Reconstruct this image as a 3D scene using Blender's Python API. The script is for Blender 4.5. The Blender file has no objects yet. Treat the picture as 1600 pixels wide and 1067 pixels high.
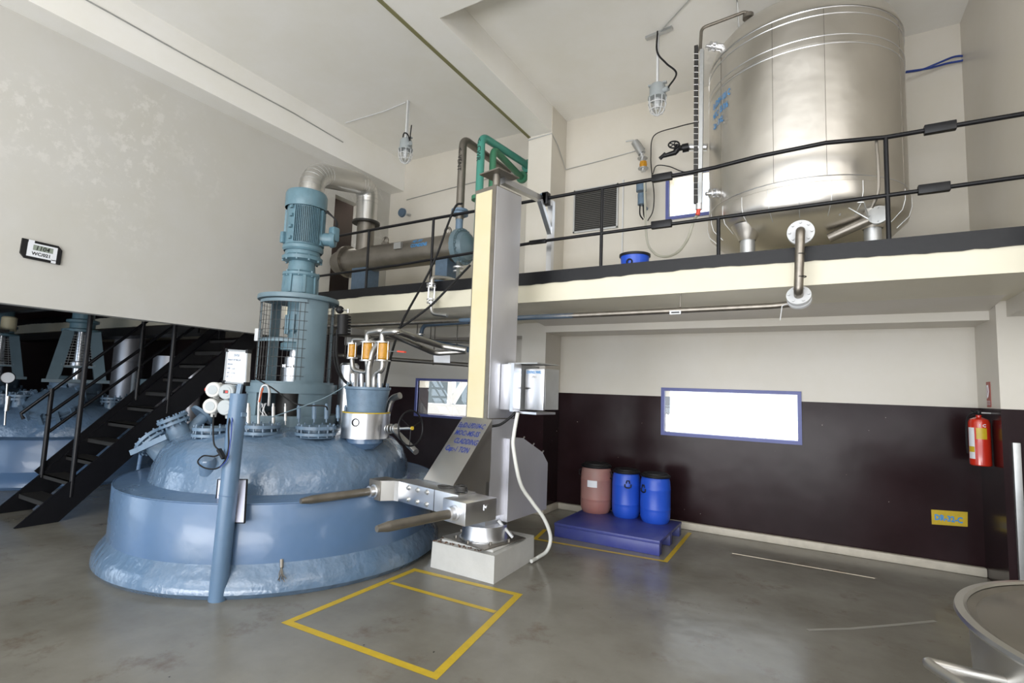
import bpy, bmesh, math, random
from mathutils import Vector, Matrix
random.seed(7)
PI = math.pi
sc = bpy.context.scene
COL = sc.collection
# ---------------------------------------------------------------- camera
FPX = 811.6
YAW, PIT, ROL = -0.530255505, 0.0930703618, 0.0358816724
EYE = Vector((0, 0, 1.6))
fw = Vector((math.sin(YAW)*math.cos(PIT), math.cos(YAW)*math.cos(PIT), math.sin(PIT)))
rt = Vector((math.cos(YAW), -math.sin(YAW), 0))
up = rt.cross(fw)
rt2 = rt*math.cos(ROL) + up*math.sin(ROL)
up2 = -rt*math.sin(ROL) + up*math.cos(ROL)
cd = bpy.data.cameras.new('camera'); cam = bpy.data.objects.new('camera', cd); COL.objects.link(cam)
cd.sensor_fit = 'HORIZONTAL'; cd.sensor_width = 36; cd.lens = 36*FPX/1600; cd.clip_start = .05; cd.clip_end = 200
cam.matrix_world = Matrix(((rt2.x, up2.x, -fw.x, EYE.x), (rt2.y, up2.y, -fw.y, EYE.y), (rt2.z, up2.z, -fw.z, EYE.z), (0, 0, 0, 1)))
sc.camera = cam
# ---------------------------------------------------------------- light
vs = sc.view_settings; vs.view_transform = 'Standard'; vs.look = 'None'; vs.gamma = 1; vs.use_curve_mapping = False
vs.exposure = -0.1
world = bpy.data.worlds.new('world'); sc.world = world; world.use_nodes = True
wn = world.node_tree.nodes; wn['Background'].inputs[0].default_value = (.80, .90, 1.0, 1); wn['Background'].inputs[1].default_value = 2.5
sd = bpy.data.lights.new('sun', 'SUN'); sd.energy = 28; sd.angle = .003; sd.color = (1, .95, .86)
sun = bpy.data.objects.new('sun', sd); COL.objects.link(sun)
# steep sun behind the outer wall: it only slips over the window sill
sdir = Vector((.87, -1.0, -1.62)).normalized()
sun.rotation_euler = sdir.to_track_quat('-Z', 'Y').to_euler()
def area(name, loc, aim, sx, sy, e, c=(1, 1, 1)):
    a = bpy.data.lights.new(name, 'AREA'); a.shape = 'RECTANGLE'; a.size = sx; a.size_y = sy; a.energy = e; a.color = c
    o = bpy.data.objects.new(name, a); COL.objects.link(o); o.location = loc
    o.rotation_euler = (Vector(aim)-Vector(loc)).to_track_quat('-Z', 'Y').to_euler(); return o
# daylight in the tall open bay behind the photographer
area('bay_daylight', (-1.0, -4.6, 4.0), (-1.4, 6, 5.6), 8.0, 2.6, 290, (1.0, .985, .97))
area('ceiling_fill', (-1.5, -3.6, .35), (-1.5, .6, 5.6), 8.0, 2.0, 680, (.98, .985, 1.0))  # added lamp shining upward to lift the ceiling, no real source
area('high_right_fill', (3.9, 1.2, 4.3), (-3, 3.6, 5.2), 5.0, 1.6, 110, (1.0, .98, .97))  # added fill for the ceiling and left wall; no window exists here
area('side_room_fill', (-7.5, 6.1, 5.3), (-7.5, 6.1, 3), 1.0, .6, 14, (1, .98, .9))  # added lamp so the enclosed side room is not black
area('left_bay_daylight', (-10.6, -2.6, 1.5), (-10.4, 4, .8), 4.6, 2.2, 55, (.55, .74, 1.0))

# ---------------------------------------------------------------- helpers
def px(x, y, **k):
    """point of the place seen at photo pixel (x, y) on a plane X=, Y= or Z="""
    d = fw + rt2*((x-800)/FPX) - up2*((y-533.5)/FPX)
    a, v = list(k.items())[0]; i = 'XYZ'.index(a)
    return EYE + d*((v-EYE[i])/d[i])
def V(*a): return Vector(a)
def tag(o, label, cat, group=None, kind=None):
    if label: o['label'] = label
    if cat: o['category'] = cat
    if group: o['group'] = group
    if kind: o['kind'] = kind
    return o
def thing(name, label, cat, loc=(0, 0, 0), rz=0, group=None):
    o = bpy.data.objects.new(name, None); COL.objects.link(o); o.empty_display_size = .1
    o.location = loc; o.rotation_euler = (0, 0, rz)
    o['_m'] = 1
    return tag(o, label, cat, group)
def frame_of(axis, ref=None):
    z = Vector(axis).normalized()
    r = Vector(ref) if ref is not None else (Vector((0, 0, 1)) if abs(z.z) < .95 else Vector((1, 0, 0)))
    x = r.cross(z)
    if x.length < 1e-6: x = Vector((1, 0, 0)).cross(z)
    x.normalize(); y = z.cross(x); return x, y, z
class MB:
    def __init__(s): s.v = []; s.f = []
    def add(s, vs, fs):
        n = len(s.v); s.v += [Vector(p) for p in vs]; s.f += [tuple(i+n for i in f) for f in fs]; return s
    def quad(s, a, b, c, d): return s.add([a, b, c, d], [(0, 1, 2, 3)])
    def box(s, c, size, rz=0, m=None, bev=0):
        c = Vector(c); hx, hy, hz = size[0]/2, size[1]/2, size[2]/2
        R = m if m is not None else Matrix.Rotation(rz, 3, 'Z')
        if bev > 0:
            bm = bmesh.new(); bmesh.ops.create_cube(bm, size=1)
            for v in bm.verts: v.co = Vector((v.co.x*size[0], v.co.y*size[1], v.co.z*size[2]))
            bmesh.ops.bevel(bm, geom=bm.edges[:], offset=bev, segments=2, affect='EDGES', profile=.5)
            bm.verts.index_update()
            s.add([c+R@v.co for v in bm.verts], [[v.index for v in f.verts] for f in bm.faces]); bm.free(); return s
        P = [c+R@Vector((x*hx, y*hy, z*hz)) for x in (-1, 1) for y in (-1, 1) for z in (-1, 1)]
        return s.add(P, [(0, 1, 3, 2), (4, 6, 7, 5), (0, 4, 5, 1), (2, 3, 7, 6), (0, 2, 6, 4), (1, 5, 7, 3)])
    def bb(s, x0, x1, y0, y1, z0, z1, bev=0): return s.box(((x0+x1)/2, (y0+y1)/2, (z0+z1)/2), (abs(x1-x0), abs(y1-y0), abs(z1-z0)), bev=bev)
    def bar(s, a, b, w, h, ref=(0, 0, 1)):
        a = Vector(a); b = Vector(b); x, y, z = frame_of(b-a, ref)
        P = [p+x*(i*w/2)+y*(j*h/2) for p in (a, b) for i, j in ((-1, -1), (1, -1), (1, 1), (-1, 1))]
        return s.add(P, [(3, 2, 1, 0), (4, 5, 6, 7), (0, 1, 5, 4), (1, 2, 6, 5), (2, 3, 7, 6), (3, 0, 4, 7)])
    def cyl(s, a, b, r0, r1=None, n=24, caps=True, ref=None):
        if r1 is None: r1 = r0
        a = Vector(a); b = Vector(b); x, y, z = frame_of(b-a, ref); P = []
        for p, r in ((a, r0), (b, r1)): P += [p+(x*math.cos(2*PI*i/n)+y*math.sin(2*PI*i/n))*r for i in range(n)]
        F = [(i, (i+1) % n, n+(i+1) % n, n+i) for i in range(n)]
        if caps: F += [tuple(range(n-1, -1, -1)), tuple(range(n, 2*n))]
        return s.add(P, F)
    def lathe(s, c, prof, n=48, axis=(0, 0, 1), e=None):
        c = Vector(c); x, y, z = frame_of(axis, (0, 1, 0) if abs(Vector(axis).normalized().z) > .9 else None)
        P = []; F = []; rows = []
        for r, h in prof:
            if r < 1e-5: rows.append([len(P)]); P.append(c+z*h)
            else:
                rows.append(list(range(len(P), len(P)+n)))
                P += [c+z*h+(x*math.cos(2*PI*i/n)+y*math.sin(2*PI*i/n))*r for i in range(n)]
        for A, B in zip(rows, rows[1:]):
            for i in range(n):
                j = (i+1) % n
                if len(A) == 1 and len(B) == 1: continue
                if len(A) == 1: F.append((A[0], B[j], B[i]))
                elif len(B) == 1: F.append((A[i], A[j], B[0]))
                else: F.append((A[i], A[j], B[j], B[i]))
        return s.add(P, F)
    def tube(s, pts, r, n=12, caps=True, closed=False):
        pts = [Vector(p) for p in pts]; m = len(pts); P = []; F = []; x = None
        for i, p in enumerate(pts):
            if closed: t = pts[(i+1) % m]-pts[i-1]
            else: t = (pts[min(i+1, m-1)]-pts[max(i-1, 0)])
            t.normalize()
            if x is None: x, y, _ = frame_of(t)
            else:
                x = (x-t*x.dot(t)); x.normalize()
            y = t.cross(x)
            k = 1
            if not closed and 0 < i < m-1:
                a = (pts[i]-pts[i-1]).normalized(); k = 1/max(.5, a.dot(t))
            rr = r(i/(m-1)) if callable(r) else r
            P += [p+(x*math.cos(2*PI*j/n)+y*math.sin(2*PI*j/n))*rr for j in range(n)]
        L = m if closed else m-1
        for i in range(L):
            a = i*n; b = ((i+1) % m)*n
            F += [(a+j, a+(j+1) % n, b+(j+1) % n, b+j) for j in range(n)]
        if caps and not closed: F += [tuple(range(n-1, -1, -1)), tuple(range((m-1)*n, m*n))]
        return s.add(P, F)
    def prism(s, poly, d):
        """poly: list of 3D points (planar); d: extrusion vector"""
        n = len(poly); P = [Vector(p) for p in poly]; d = Vector(d); P += [p+d for p in P]
        return s.add(P, [tuple(range(n-1, -1, -1)), tuple(range(n, 2*n))]+[(i, (i+1) % n, n+(i+1) % n, n+i) for i in range(n)])
    def torus(s, c, axis, R, r, n=32, m=8, a0=0, a1=2*PI):
        x, y, z = frame_of(axis); c = Vector(c); full = abs(a1-a0-2*PI) < 1e-6
        k = n if full else n+1
        pts = [c+(x*math.cos(a0+(a1-a0)*i/n)+y*math.sin(a0+(a1-a0)*i/n))*R for i in range(k)]
        return s.tube(pts, r, m, closed=full)
    def ball(s, c, r, n=16): return s.lathe(c, [(0 if abs(a) == 90 else r*math.cos(math.radians(a)), r*math.sin(math.radians(a))) for a in range(-90, 91, 18)], n)
    def bolts(s, c, axis, R, k, r=.008, h=.03, a0=0, both=True):
        x, y, z = frame_of(axis); c = Vector(c)
        for i in range(k):
            a = a0+2*PI*i/k; p = c+(x*math.cos(a)+y*math.sin(a))*R
            s.cyl(p-z*(h if both else 0), p+z*h, r, n=6)
        return s
    def build(s, name, m, parent=None, ang=35, label=None, local=False, kind=None):
        me = bpy.data.meshes.new(name); bm = bmesh.new()
        root = parent
        while root is not None and root.parent is not None: root = root.parent
        vs = s.v
        if root is not None and not local and root.type == 'EMPTY':
            inv = (Matrix.Translation(root.location) @ Matrix.Rotation(root.rotation_euler.z, 4, 'Z')).inverted()
            vs = [inv@p for p in vs]
        B = [bm.verts.new(p) for p in vs]
        for f in s.f:
            try: bm.faces.new([B[i] for i in f])
            except ValueError: pass
        bmesh.ops.recalc_face_normals(bm, faces=bm.faces[:])
        for f in bm.faces: f.smooth = True
        lim = math.radians(ang)
        for e in bm.edges:
            if len(e.link_faces) != 2 or e.calc_face_angle(0) > lim: e.smooth = False
        bm.to_mesh(me); bm.free(); me.materials.append(m)
        o = bpy.data.objects.new(name, me); COL.objects.link(o)
        if parent is not None: o.parent = parent
        if label: o['label'] = label
        if kind: o['kind'] = kind
        return o
def single(name, mb, m, label, cat, group=None, ang=35):
    return tag(mb.build(name, m, ang=ang), label, cat, group)
def struct(name, mb, m, ang=35, parent=None):
    o = mb.build(name, m, parent, ang=ang)
    if parent is None: o['kind'] = 'structure'
    return o
def arc(pts, r, k=6):
    """round the corners of a polyline"""
    pts = [Vector(p) for p in pts]; out = [pts[0]]
    for i in range(1, len(pts)-1):
        a, b, c = pts[i-1], pts[i], pts[i+1]; u = (a-b); w = (c-b)
        d = min(r, u.length*.49, w.length*.49); p = b+u.normalized()*d; q = b+w.normalized()*d
        for j in range(k+1):
            t = j/k; out.append(p*(1-t)**2+b*2*t*(1-t)+q*t*t)
    out.append(pts[-1]); return out
def spline(P, k=8):
    P = [Vector(p) for p in P]; Q = [P[0]*2-P[1]]+P+[P[-1]*2-P[-2]]; out = []
    for i in range(1, len(Q)-2):
        a, b, c, d = Q[i-1:i+3]
        for j in range(k):
            t = j/k; out.append(.5*((2*b)+(c-a)*t+(2*a-5*b+4*c-d)*t*t+(3*b-a-3*c+d)*t**3))
    out.append(P[-1]); return out
def text_mb(body, size, o, xdir, ydir, sx=1, thick=.0008, bold=0, shear=0, mapf=None):
    """lettering lying in the plane (xdir, ydir) with its lower left corner at o"""
    cu = bpy.data.curves.new('t', 'FONT'); cu.body = body; cu.size = size; cu.offset = bold; cu.shear = shear; cu.resolution_u = 2
    ob = bpy.data.objects.new('t', cu); COL.objects.link(ob)
    dg = bpy.context.evaluated_depsgraph_get(); me = bpy.data.meshes.new_from_object(ob.evaluated_get(dg))
    mb = MB(); o = Vector(o); x = Vector(xdir).normalized(); y = Vector(ydir).normalized(); n = x.cross(y)
    if mapf: P = [mapf(v.co.x*sx, v.co.y) for v in me.vertices]
    else: P = [o+x*v.co.x*sx+y*v.co.y+n*thick for v in me.vertices]
    mb.add(P, [tuple(p.vertices) for p in me.polygons])
    bpy.data.objects.remove(ob); bpy.data.curves.remove(cu); bpy.data.meshes.remove(me)
    return mb
def copy_tree(o, parent=None):
    c = o.copy(); COL.objects.link(c); c.parent = parent
    for ch in list(o.children): copy_tree(ch, c)
    return c
# ---------------------------------------------------------------- materials
def mat(name, col, rough=.5, metal=0, noise=0, nscale=6, bump=0, bscale=20, col2=None, coat=0, rvar=0, emit=0, alpha=1, trans=0, aniso=None, spec=.5, detail=4, stretch=None, bdist=.02):
    m = bpy.data.materials.new(name); m.use_nodes = True; nt = m.node_tree; b = nt.nodes['Principled BSDF']
    b.inputs['Base Color'].default_value = (*col, 1); b.inputs['Roughness'].default_value = rough; b.inputs['Metallic'].default_value = metal
    b.inputs['Coat Weight'].default_value = coat; b.inputs['Coat Roughness'].default_value = .08
    b.inputs['Specular IOR Level'].default_value = spec
    if trans: b.inputs['Transmission Weight'].default_value = trans
    if alpha < 1: b.inputs['Alpha'].default_value = alpha
    if emit: b.inputs['Emission Color'].default_value = (*col, 1); b.inputs['Emission Strength'].default_value = emit
    L = nt.links
    tc = nt.nodes.new('ShaderNodeTexCoord'); src = tc.outputs['Object']
    if stretch:
        mp = nt.nodes.new('ShaderNodeMapping'); mp.inputs['Scale'].default_value = stretch; L.new(src, mp.inputs[0]); src = mp.outputs[0]
    if noise or rvar:
        n = nt.nodes.new('ShaderNodeTexNoise'); n.inputs['Scale'].default_value = nscale; n.inputs['Detail'].default_value = detail; n.inputs['Roughness'].default_value = .6
        L.new(src, n.inputs['Vector'])
        if noise:
            r = nt.nodes.new('ShaderNodeValToRGB'); r.color_ramp.elements[0].position = .5-.28; r.color_ramp.elements[1].position = .5+.28
            c2 = col2 or tuple(c*(1-noise) for c in col)
            r.color_ramp.elements[0].color = (*c2, 1); r.color_ramp.elements[1].color = (*col, 1)
            L.new(n.outputs['Fac'], r.inputs[0]); L.new(r.outputs[0], b.inputs['Base Color'])
        if rvar:
            mr = nt.nodes.new('ShaderNodeMapRange'); mr.inputs[1].default_value = .3; mr.inputs[2].default_value = .7
            mr.inputs[3].default_value = max(.02, rough-rvar); mr.inputs[4].default_value = min(1, rough+rvar)
            L.new(n.outputs['Fac'], mr.inputs[0]); L.new(mr.outputs[0], b.inputs['Roughness'])
    if bump:
        n2 = nt.nodes.new('ShaderNodeTexNoise'); n2.inputs['Scale'].default_value = bscale; n2.inputs['Detail'].default_value = 3
        L.new(src, n2.inputs['Vector']); bp = nt.nodes.new('ShaderNodeBump'); bp.inputs['Strength'].default_value = bump; bp.inputs['Distance'].default_value = bdist
        L.new(n2.outputs['Fac'], bp.inputs['Height']); L.new(bp.outputs[0], b.inputs['Normal'])
    return m
CREAM = (.655, .62, .56)
def wall_mat(name, split=True, cream=CREAM, patch=0.0):
    m = bpy.data.materials.new(name); m.use_nodes = True; nt = m.node_tree; L = nt.links; b = nt.nodes['Principled BSDF']
    g = nt.nodes.new('ShaderNodeNewGeometry')
    n = nt.nodes.new('ShaderNodeTexNoise'); n.inputs['Scale'].default_value = 1.3; n.inputs['Detail'].default_value = 5; n.inputs['Roughness'].default_value = .65
    L.new(g.outputs['Position'], n.inputs['Vector'])
    r = nt.nodes.new('ShaderNodeValToRGB'); e = r.color_ramp.elements
    e[0].position = .3; e[1].position = .7; e[0].color = (cream[0]*.95, cream[1]*.94, cream[2]*.9, 1); e[1].color = (*cream, 1)
    L.new(n.outputs['Fac'], r.inputs[0]); out = r.outputs[0]
    if patch:      # damp, flaking plaster near the beam
        v = nt.nodes.new('ShaderNodeTexNoise'); v.inputs['Scale'].default_value = 9; v.inputs['Detail'].default_value = 6; v.inputs['Roughness'].default_value = .7
        L.new(g.outputs['Position'], v.inputs['Vector'])
        a = nt.nodes.new('ShaderNodeTexNoise'); a.inputs['Scale'].default_value = .6; L.new(g.outputs['Position'], a.inputs['Vector'])
        mu = nt.nodes.new('ShaderNodeMath'); mu.operation = 'MULTIPLY'
        r1 = nt.nodes.new('ShaderNodeValToRGB'); r1.color_ramp.elements[0].position = .52; r1.color_ramp.elements[1].position = .62
        r2 = nt.nodes.new('ShaderNodeValToRGB'); r2.color_ramp.elements[0].position = .48; r2.color_ramp.elements[1].position = .66
        L.new(v.outputs['Fac'], r1.inputs[0]); L.new(a.outputs['Fac'], r2.inputs[0]); L.new(r1.outputs[0], mu.inputs[0]); L.new(r2.outputs[0], mu.inputs[1])
        mx = nt.nodes.new('ShaderNodeMix'); mx.data_type = 'RGBA'; mu2 = nt.nodes.new('ShaderNodeMath'); mu2.operation = 'MULTIPLY'; mu2.inputs[1].default_value = patch
        L.new(mu.outputs[0], mu2.inputs[0]); L.new(mu2.outputs[0], mx.inputs[0]); L.new(out, mx.inputs[6]); mx.inputs[7].default_value = (.74, .72, .69, 1); out = mx.outputs[2]
    b.inputs['Roughness'].default_value = .42
    if split:
        sp = nt.nodes.new('ShaderNodeSeparateXYZ'); L.new(g.outputs['Position'], sp.inputs[0])
        gt = nt.nodes.new('ShaderNodeMath'); gt.operation = 'LESS_THAN'; gt.inputs[1].default_value = 1.588; L.new(sp.outputs['Z'], gt.inputs[0])
        n3 = nt.nodes.new('ShaderNodeTexNoise'); n3.inputs['Scale'].default_value = 2.2; n3.inputs['Detail'].default_value = 5; L.new(g.outputs['Position'], n3.inputs['Vector'])
        r3 = nt.nodes.new('ShaderNodeValToRGB'); r3.color_ramp.elements[0].position = .35; r3.color_ramp.elements[1].position = .72
        r3.color_ramp.elements[0].color = (.016, .0065, .0075, 1); r3.color_ramp.elements[1].color = (.025, .0125, .0145, 1)
        L.new(n3.outputs['Fac'], r3.inputs[0])
        # chipped dots of paint
        vo = nt.nodes.new('ShaderNodeTexNoise'); vo.inputs['Scale'].default_value = 28; L.new(g.outputs['Position'], vo.inputs['Vector'])
        rc = nt.nodes.new('ShaderNodeValToRGB'); rc.color_ramp.elements[0].position = .775; rc.color_ramp.elements[1].position = .79
        L.new(vo.outputs['Fac'], rc.inputs[0])
        mc = nt.nodes.new('ShaderNodeMix'); mc.data_type = 'RGBA'; L.new(rc.outputs[0], mc.inputs[0]); L.new(r3.outputs[0], mc.inputs[6]); mc.inputs[7].default_value = (.5, .45, .4, 1)
        mx = nt.nodes.new('ShaderNodeMix'); mx.data_type = 'RGBA'; L.new(gt.outputs[0], mx.inputs[0]); L.new(out, mx.inputs[6]); L.new(mc.outputs[2], mx.inputs[7]); out = mx.outputs[2]
        mr = nt.nodes.new('ShaderNodeMapRange'); mr.inputs[3].default_value = .36; mr.inputs[4].default_value = .22; L.new(gt.outputs[0], mr.inputs[0]); L.new(mr.outputs[0], b.inputs['Roughness'])
        ms_ = nt.nodes.new('ShaderNodeMapRange'); ms_.inputs[3].default_value = .4; ms_.inputs[4].default_value = .16; L.new(gt.outputs[0], ms_.inputs[0]); L.new(ms_.outputs[0], b.inputs['Specular IOR Level'])
    L.new(out, b.inputs['Base Color'])
    bn = nt.nodes.new('ShaderNodeTexNoise'); bn.inputs['Scale'].default_value = 2.2; bn.inputs['Detail'].default_value = 2; L.new(g.outputs['Position'], bn.inputs['Vector'])
    bp = nt.nodes.new('ShaderNodeBump'); bp.inputs['Strength'].default_value = .16; bp.inputs['Distance'].default_value = .03; L.new(bn.outputs['Fac'], bp.inputs['Height']); L.new(bp.outputs[0], b.inputs['Normal'])
    return m
M = {}
M['wall'] = wall_mat('painted_wall'); M['cream'] = wall_mat('cream_plaster', False); M['unlitwall'] = mat('unlit_bay_brown', (.03, .018, .017), .35, noise=.4, nscale=2); M['damp'] = wall_mat('damp_plaster', False, (.56, .55, .525), patch=.45)  # brown carried full height; the unlit left bay's darkness is put into the colour
M['ceil'] = wall_mat('ceiling_plaster', False, (.86, .85, .825)); M['skirt'] = mat('skirting', (.60, .55, .46), .6, noise=.25, nscale=9)
M['slabface'] = wall_mat('slab_paint', False, (.72, .68, .55))
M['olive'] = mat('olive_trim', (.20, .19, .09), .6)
def floor_mat():
    m = bpy.data.materials.new('epoxy_floor'); m.use_nodes = True; nt = m.node_tree; L = nt.links; b = nt.nodes['Principled BSDF']
    g = nt.nodes.new('ShaderNodeNewGeometry')
    n = nt.nodes.new('ShaderNodeTexNoise'); n.inputs['Scale'].default_value = .9; n.inputs['Detail'].default_value = 8; n.inputs['Roughness'].default_value = .62; L.new(g.outputs['Position'], n.inputs['Vector'])
    r = nt.nodes.new('ShaderNodeValToRGB'); e = r.color_ramp.elements; e[0].position = .32; e[1].position = .68; e[0].color = (.15, .138, .112, 1); e[1].color = (.25, .24, .21, 1); L.new(n.outputs['Fac'], r.inputs[0])
    # rusty traffic stains
    a = nt.nodes.new('ShaderNodeTexNoise'); a.inputs['Scale'].default_value = 2.6; a.inputs['Detail'].default_value = 7; a.inputs['Roughness'].default_value = .7; L.new(g.outputs['Position'], a.inputs['Vector'])
    ra = nt.nodes.new('ShaderNodeValToRGB'); ra.color_ramp.elements[0].position = .57; ra.color_ramp.elements[1].position = .74; ra.color_ramp.elements[1].color = (.7, .7, .7, 1); L.new(a.outputs['Fac'], ra.inputs[0])
    mx = nt.nodes.new('ShaderNodeMix'); mx.data_type = 'RGBA'; L.new(ra.outputs[0], mx.inputs[0]); L.new(r.outputs[0], mx.inputs[6]); mx.inputs[7].default_value = (.105, .068, .04, 1)
    s = nt.nodes.new('ShaderNodeTexNoise'); s.inputs['Scale'].default_value = 22; L.new(g.outputs['Position'], s.inputs['Vector'])
    rs = nt.nodes.new('ShaderNodeValToRGB'); rs.color_ramp.elements[0].position = .76; rs.color_ramp.elements[1].position = .8; L.new(s.outputs['Fac'], rs.inputs[0])
    m2 = nt.nodes.new('ShaderNodeMix'); m2.data_type = 'RGBA'; L.new(rs.outputs[0], m2.inputs[0]); L.new(mx.outputs[2], m2.inputs[6]); m2.inputs[7].default_value = (.03, .027, .022, 1)
    L.new(m2.outputs[2], b.inputs['Base Color'])
    mr = nt.nodes.new('ShaderNodeMapRange'); mr.inputs[3].default_value = .12; mr.inputs[4].default_value = .34; L.new(n.outputs['Fac'], mr.inputs[0]); L.new(mr.outputs[0], b.inputs['Roughness'])
    bn = nt.nodes.new('ShaderNodeTexNoise'); bn.inputs['Scale'].default_value = 3; L.new(g.outputs['Position'], bn.inputs['Vector'])
    bp = nt.nodes.new('ShaderNodeBump'); bp.inputs['Strength'].default_value = .12; bp.inputs['Distance'].default_value = .05; L.new(bn.outputs['Fac'], bp.inputs['Height']); L.new(bp.outputs[0], b.inputs['Normal'])
    return m
M['floor'] = floor_mat()
M['blue'] = mat('vessel_blue', (.078, .150, .285), .30, noise=.22, nscale=1.3, col2=(.095, .15, .225), bump=.25, bscale=2.5, bdist=.05, coat=.25, rvar=.08)
M['bluefoil'] = mat('vessel_blue_wrinkled', (.10, .175, .285), .22, noise=.18, nscale=1.6, col2=(.115, .165, .23), bump=.6, bscale=9, bdist=.035, coat=.5)
M['postblue'] = mat('post_blue', (.11, .185, .29), .35, noise=.2, nscale=6)
M['bluef'] = mat('fitting_blue', (.155, .235, .33), .38, noise=.35, nscale=14, bump=.1)
M['motor'] = mat('drive_blue_green', (.13, .235, .29), .36, noise=.3, nscale=9, bump=.08)
M['grayblue'] = mat('guard_grey_blue', (.15, .22, .26), .40, noise=.2, nscale=5)
M['steel'] = mat('stainless', (.60, .59, .57), .33, 1, rvar=.05, nscale=5)
M['midsteel'] = mat('used_steel', (.45, .44, .42), .34, 1, rvar=.08, nscale=9, noise=.2)
M['tanksteel'] = mat('polished_cladding', (.74, .71, .665), .33, 1, rvar=.05, nscale=2, bump=.28, bscale=1.7, bdist=.06, noise=.12)
M['bright'] = mat('bright_steel', (.76, .77, .80), .33, 1, rvar=.04, nscale=3, stretch=(3, 3, .6))
M['brush'] = mat('brushed_sheet', (.70, .70, .74), .46, .85, rvar=.04, nscale=3, noise=.1, stretch=(2, 2, .5))
M['dull'] = mat('weathered_steel', (.30, .275, .24), .42, .85, noise=.35, nscale=5, rvar=.1)
M['pipe'] = mat('grimy_pipe', (.33, .30, .26), .36, .9, noise=.45, nscale=12)
M['galv'] = mat('galvanised', (.55, .56, .56), .45, .8, noise=.2)
M['black'] = mat('black_paint', (.007, .007, .009), .38, noise=.3, nscale=14, bump=.06, spec=.3)
M['rubber'] = mat('black_rubber', (.010, .010, .011), .5, spec=.3); M['dark'] = mat('dark_iron', (.03, .028, .026), .5, noise=.4)
M['white'] = mat('white_enamel', (.64, .65, .66), .35, noise=.08, nscale=20); M['grey'] = mat('grey_enamel', (.34, .37, .38), .4, noise=.12)
M['whitep'] = mat('white_plaster_block', (.56, .555, .53), .6, noise=.14, nscale=7, bump=.12)
M['rust'] = mat('rusty_edge', (.16, .09, .06), .85, noise=.5, nscale=30)
M['paper'] = mat('white_sheet', (.74, .76, .80), .5); M['board'] = mat('lilac_board', (.62, .62, .72), .4)
M['yellow'] = mat('yellow_line', (.62, .43, .02), .38, noise=.2, nscale=18); M['amber'] = mat('amber_plastic', (.62, .29, .015), .25, noise=.4, nscale=40, coat=.4)
M['panely'] = mat('yellowed_panel', (.66, .56, .32), .45, noise=1, nscale=1.6, col2=(.66, .62, .46)); M['red'] = mat('red_enamel', (.55, .028, .012), .2, coat=.5)
M['redp'] = mat('red_handle', (.6, .06, .03), .4); M['orange'] = mat('orange_cable', (.6, .12, .04), .5)
M['drumblue'] = mat('blue_drum_plastic', (.018, .085, .55), .38, noise=.12, nscale=6); M['drumred'] = mat('pink_drum_plastic', (.36, .13, .11), .5, noise=.5, nscale=2.6, col2=(.30, .19, .17))
M['pallet'] = mat('pallet_plastic', (.028, .035, .24), .42, noise=.35, nscale=5, col2=(.07, .085, .24))
M['teal'] = mat('green_pipe_paint', (.065, .30, .235), .4, noise=.15); M['green'] = mat('dark_green_paint', (.05, .20, .11), .45)
M['winframe'] = mat('window_frame_paint', (.10, .12, .36), .4, noise=.2); M['ink'] = mat('blue_marker', (.02, .04, .22), .5); M['inkl'] = mat('light_blue_marker', (.05, .28, .62), .5)
M['text'] = mat('black_text', (.01, .01, .012), .5); M['lcd'] = mat('lcd_grey', (.25, .29, .24), .25); M['led'] = mat('led_red', (.6, .02, .01), .4, emit=.8)
M['hose'] = mat('milky_hose', (.62, .61, .52), .28, trans=.25); M['whoses'] = mat('white_hose', (.70, .70, .66), .4)
M['glass'] = mat('clear_glass', (.9, .95, .95), .03, trans=1, alpha=.35); M['louver'] = mat('louver_grey', (.19, .185, .175), .5)
M['conc'] = mat('outside_concrete', (.45, .45, .44), .8, noise=.2); M['bluecable'] = mat('blue_cable', (.02, .05, .25), .4)
M['lightblue'] = mat('pale_blue_paint', (.10, .155, .225), .4, noise=.3, nscale=12)
M['brownred'] = mat('rust_red_sign', (.34, .05, .035), .5)
def pane_mat():
    m = bpy.data.materials.new('window_glass'); m.use_nodes = True; nt = m.node_tree; nt.nodes.clear()
    o = nt.nodes.new('ShaderNodeOutputMaterial'); t = nt.nodes.new('ShaderNodeBsdfTransparent'); g = nt.nodes.new('ShaderNodeBsdfGlossy'); g.inputs[1].default_value = .02
    mx = nt.nodes.new('ShaderNodeMixShader'); mx.inputs[0].default_value = .05
    nt.links.new(t.outputs[0], mx.inputs[1]); nt.links.new(g.outputs[0], mx.inputs[2]); nt.links.new(mx.outputs[0], o.inputs[0]); return m
M['pane'] = pane_mat()
# ================================================================ SETTING
YW, YO = 6.72, 7.0
def wall_grid(mb, x0, x1, z0, z1, y0, y1, holes):
    xs = sorted({x0, x1} | {h[0] for h in holes} | {h[1] for h in holes}); zs = sorted({z0, z1} | {h[2] for h in holes} | {h[3] for h in holes})
    for a, b in zip(xs, xs[1:]):
        for c, d in zip(zs, zs[1:]):
            if any(h[0] <= a and b <= h[1] and h[2] <= c and d <= h[3] for h in holes): continue
            mb.bb(a, b, y0, y1, c, d)
    return mb
W1 = (-1.66, -.18, 1.145, 1.66); W2 = (-5.72, -4.10, 1.155, 1.70); W3 = (-1.625, -.80, 3.925, 4.46)
struct('floor', MB().bb(-17, 4.2, -5, YO, -.2, 0), M['floor'])
struct('wall_back', wall_grid(MB(), -6.9, 4.2, 0, 5.6, YW, YO, [W1, W2, W3]), M['wall'])
struct('wall_back_left', MB().bb(-17, -6.9, YW, YO, 0, 5.6), M['unlitwall'])
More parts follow.
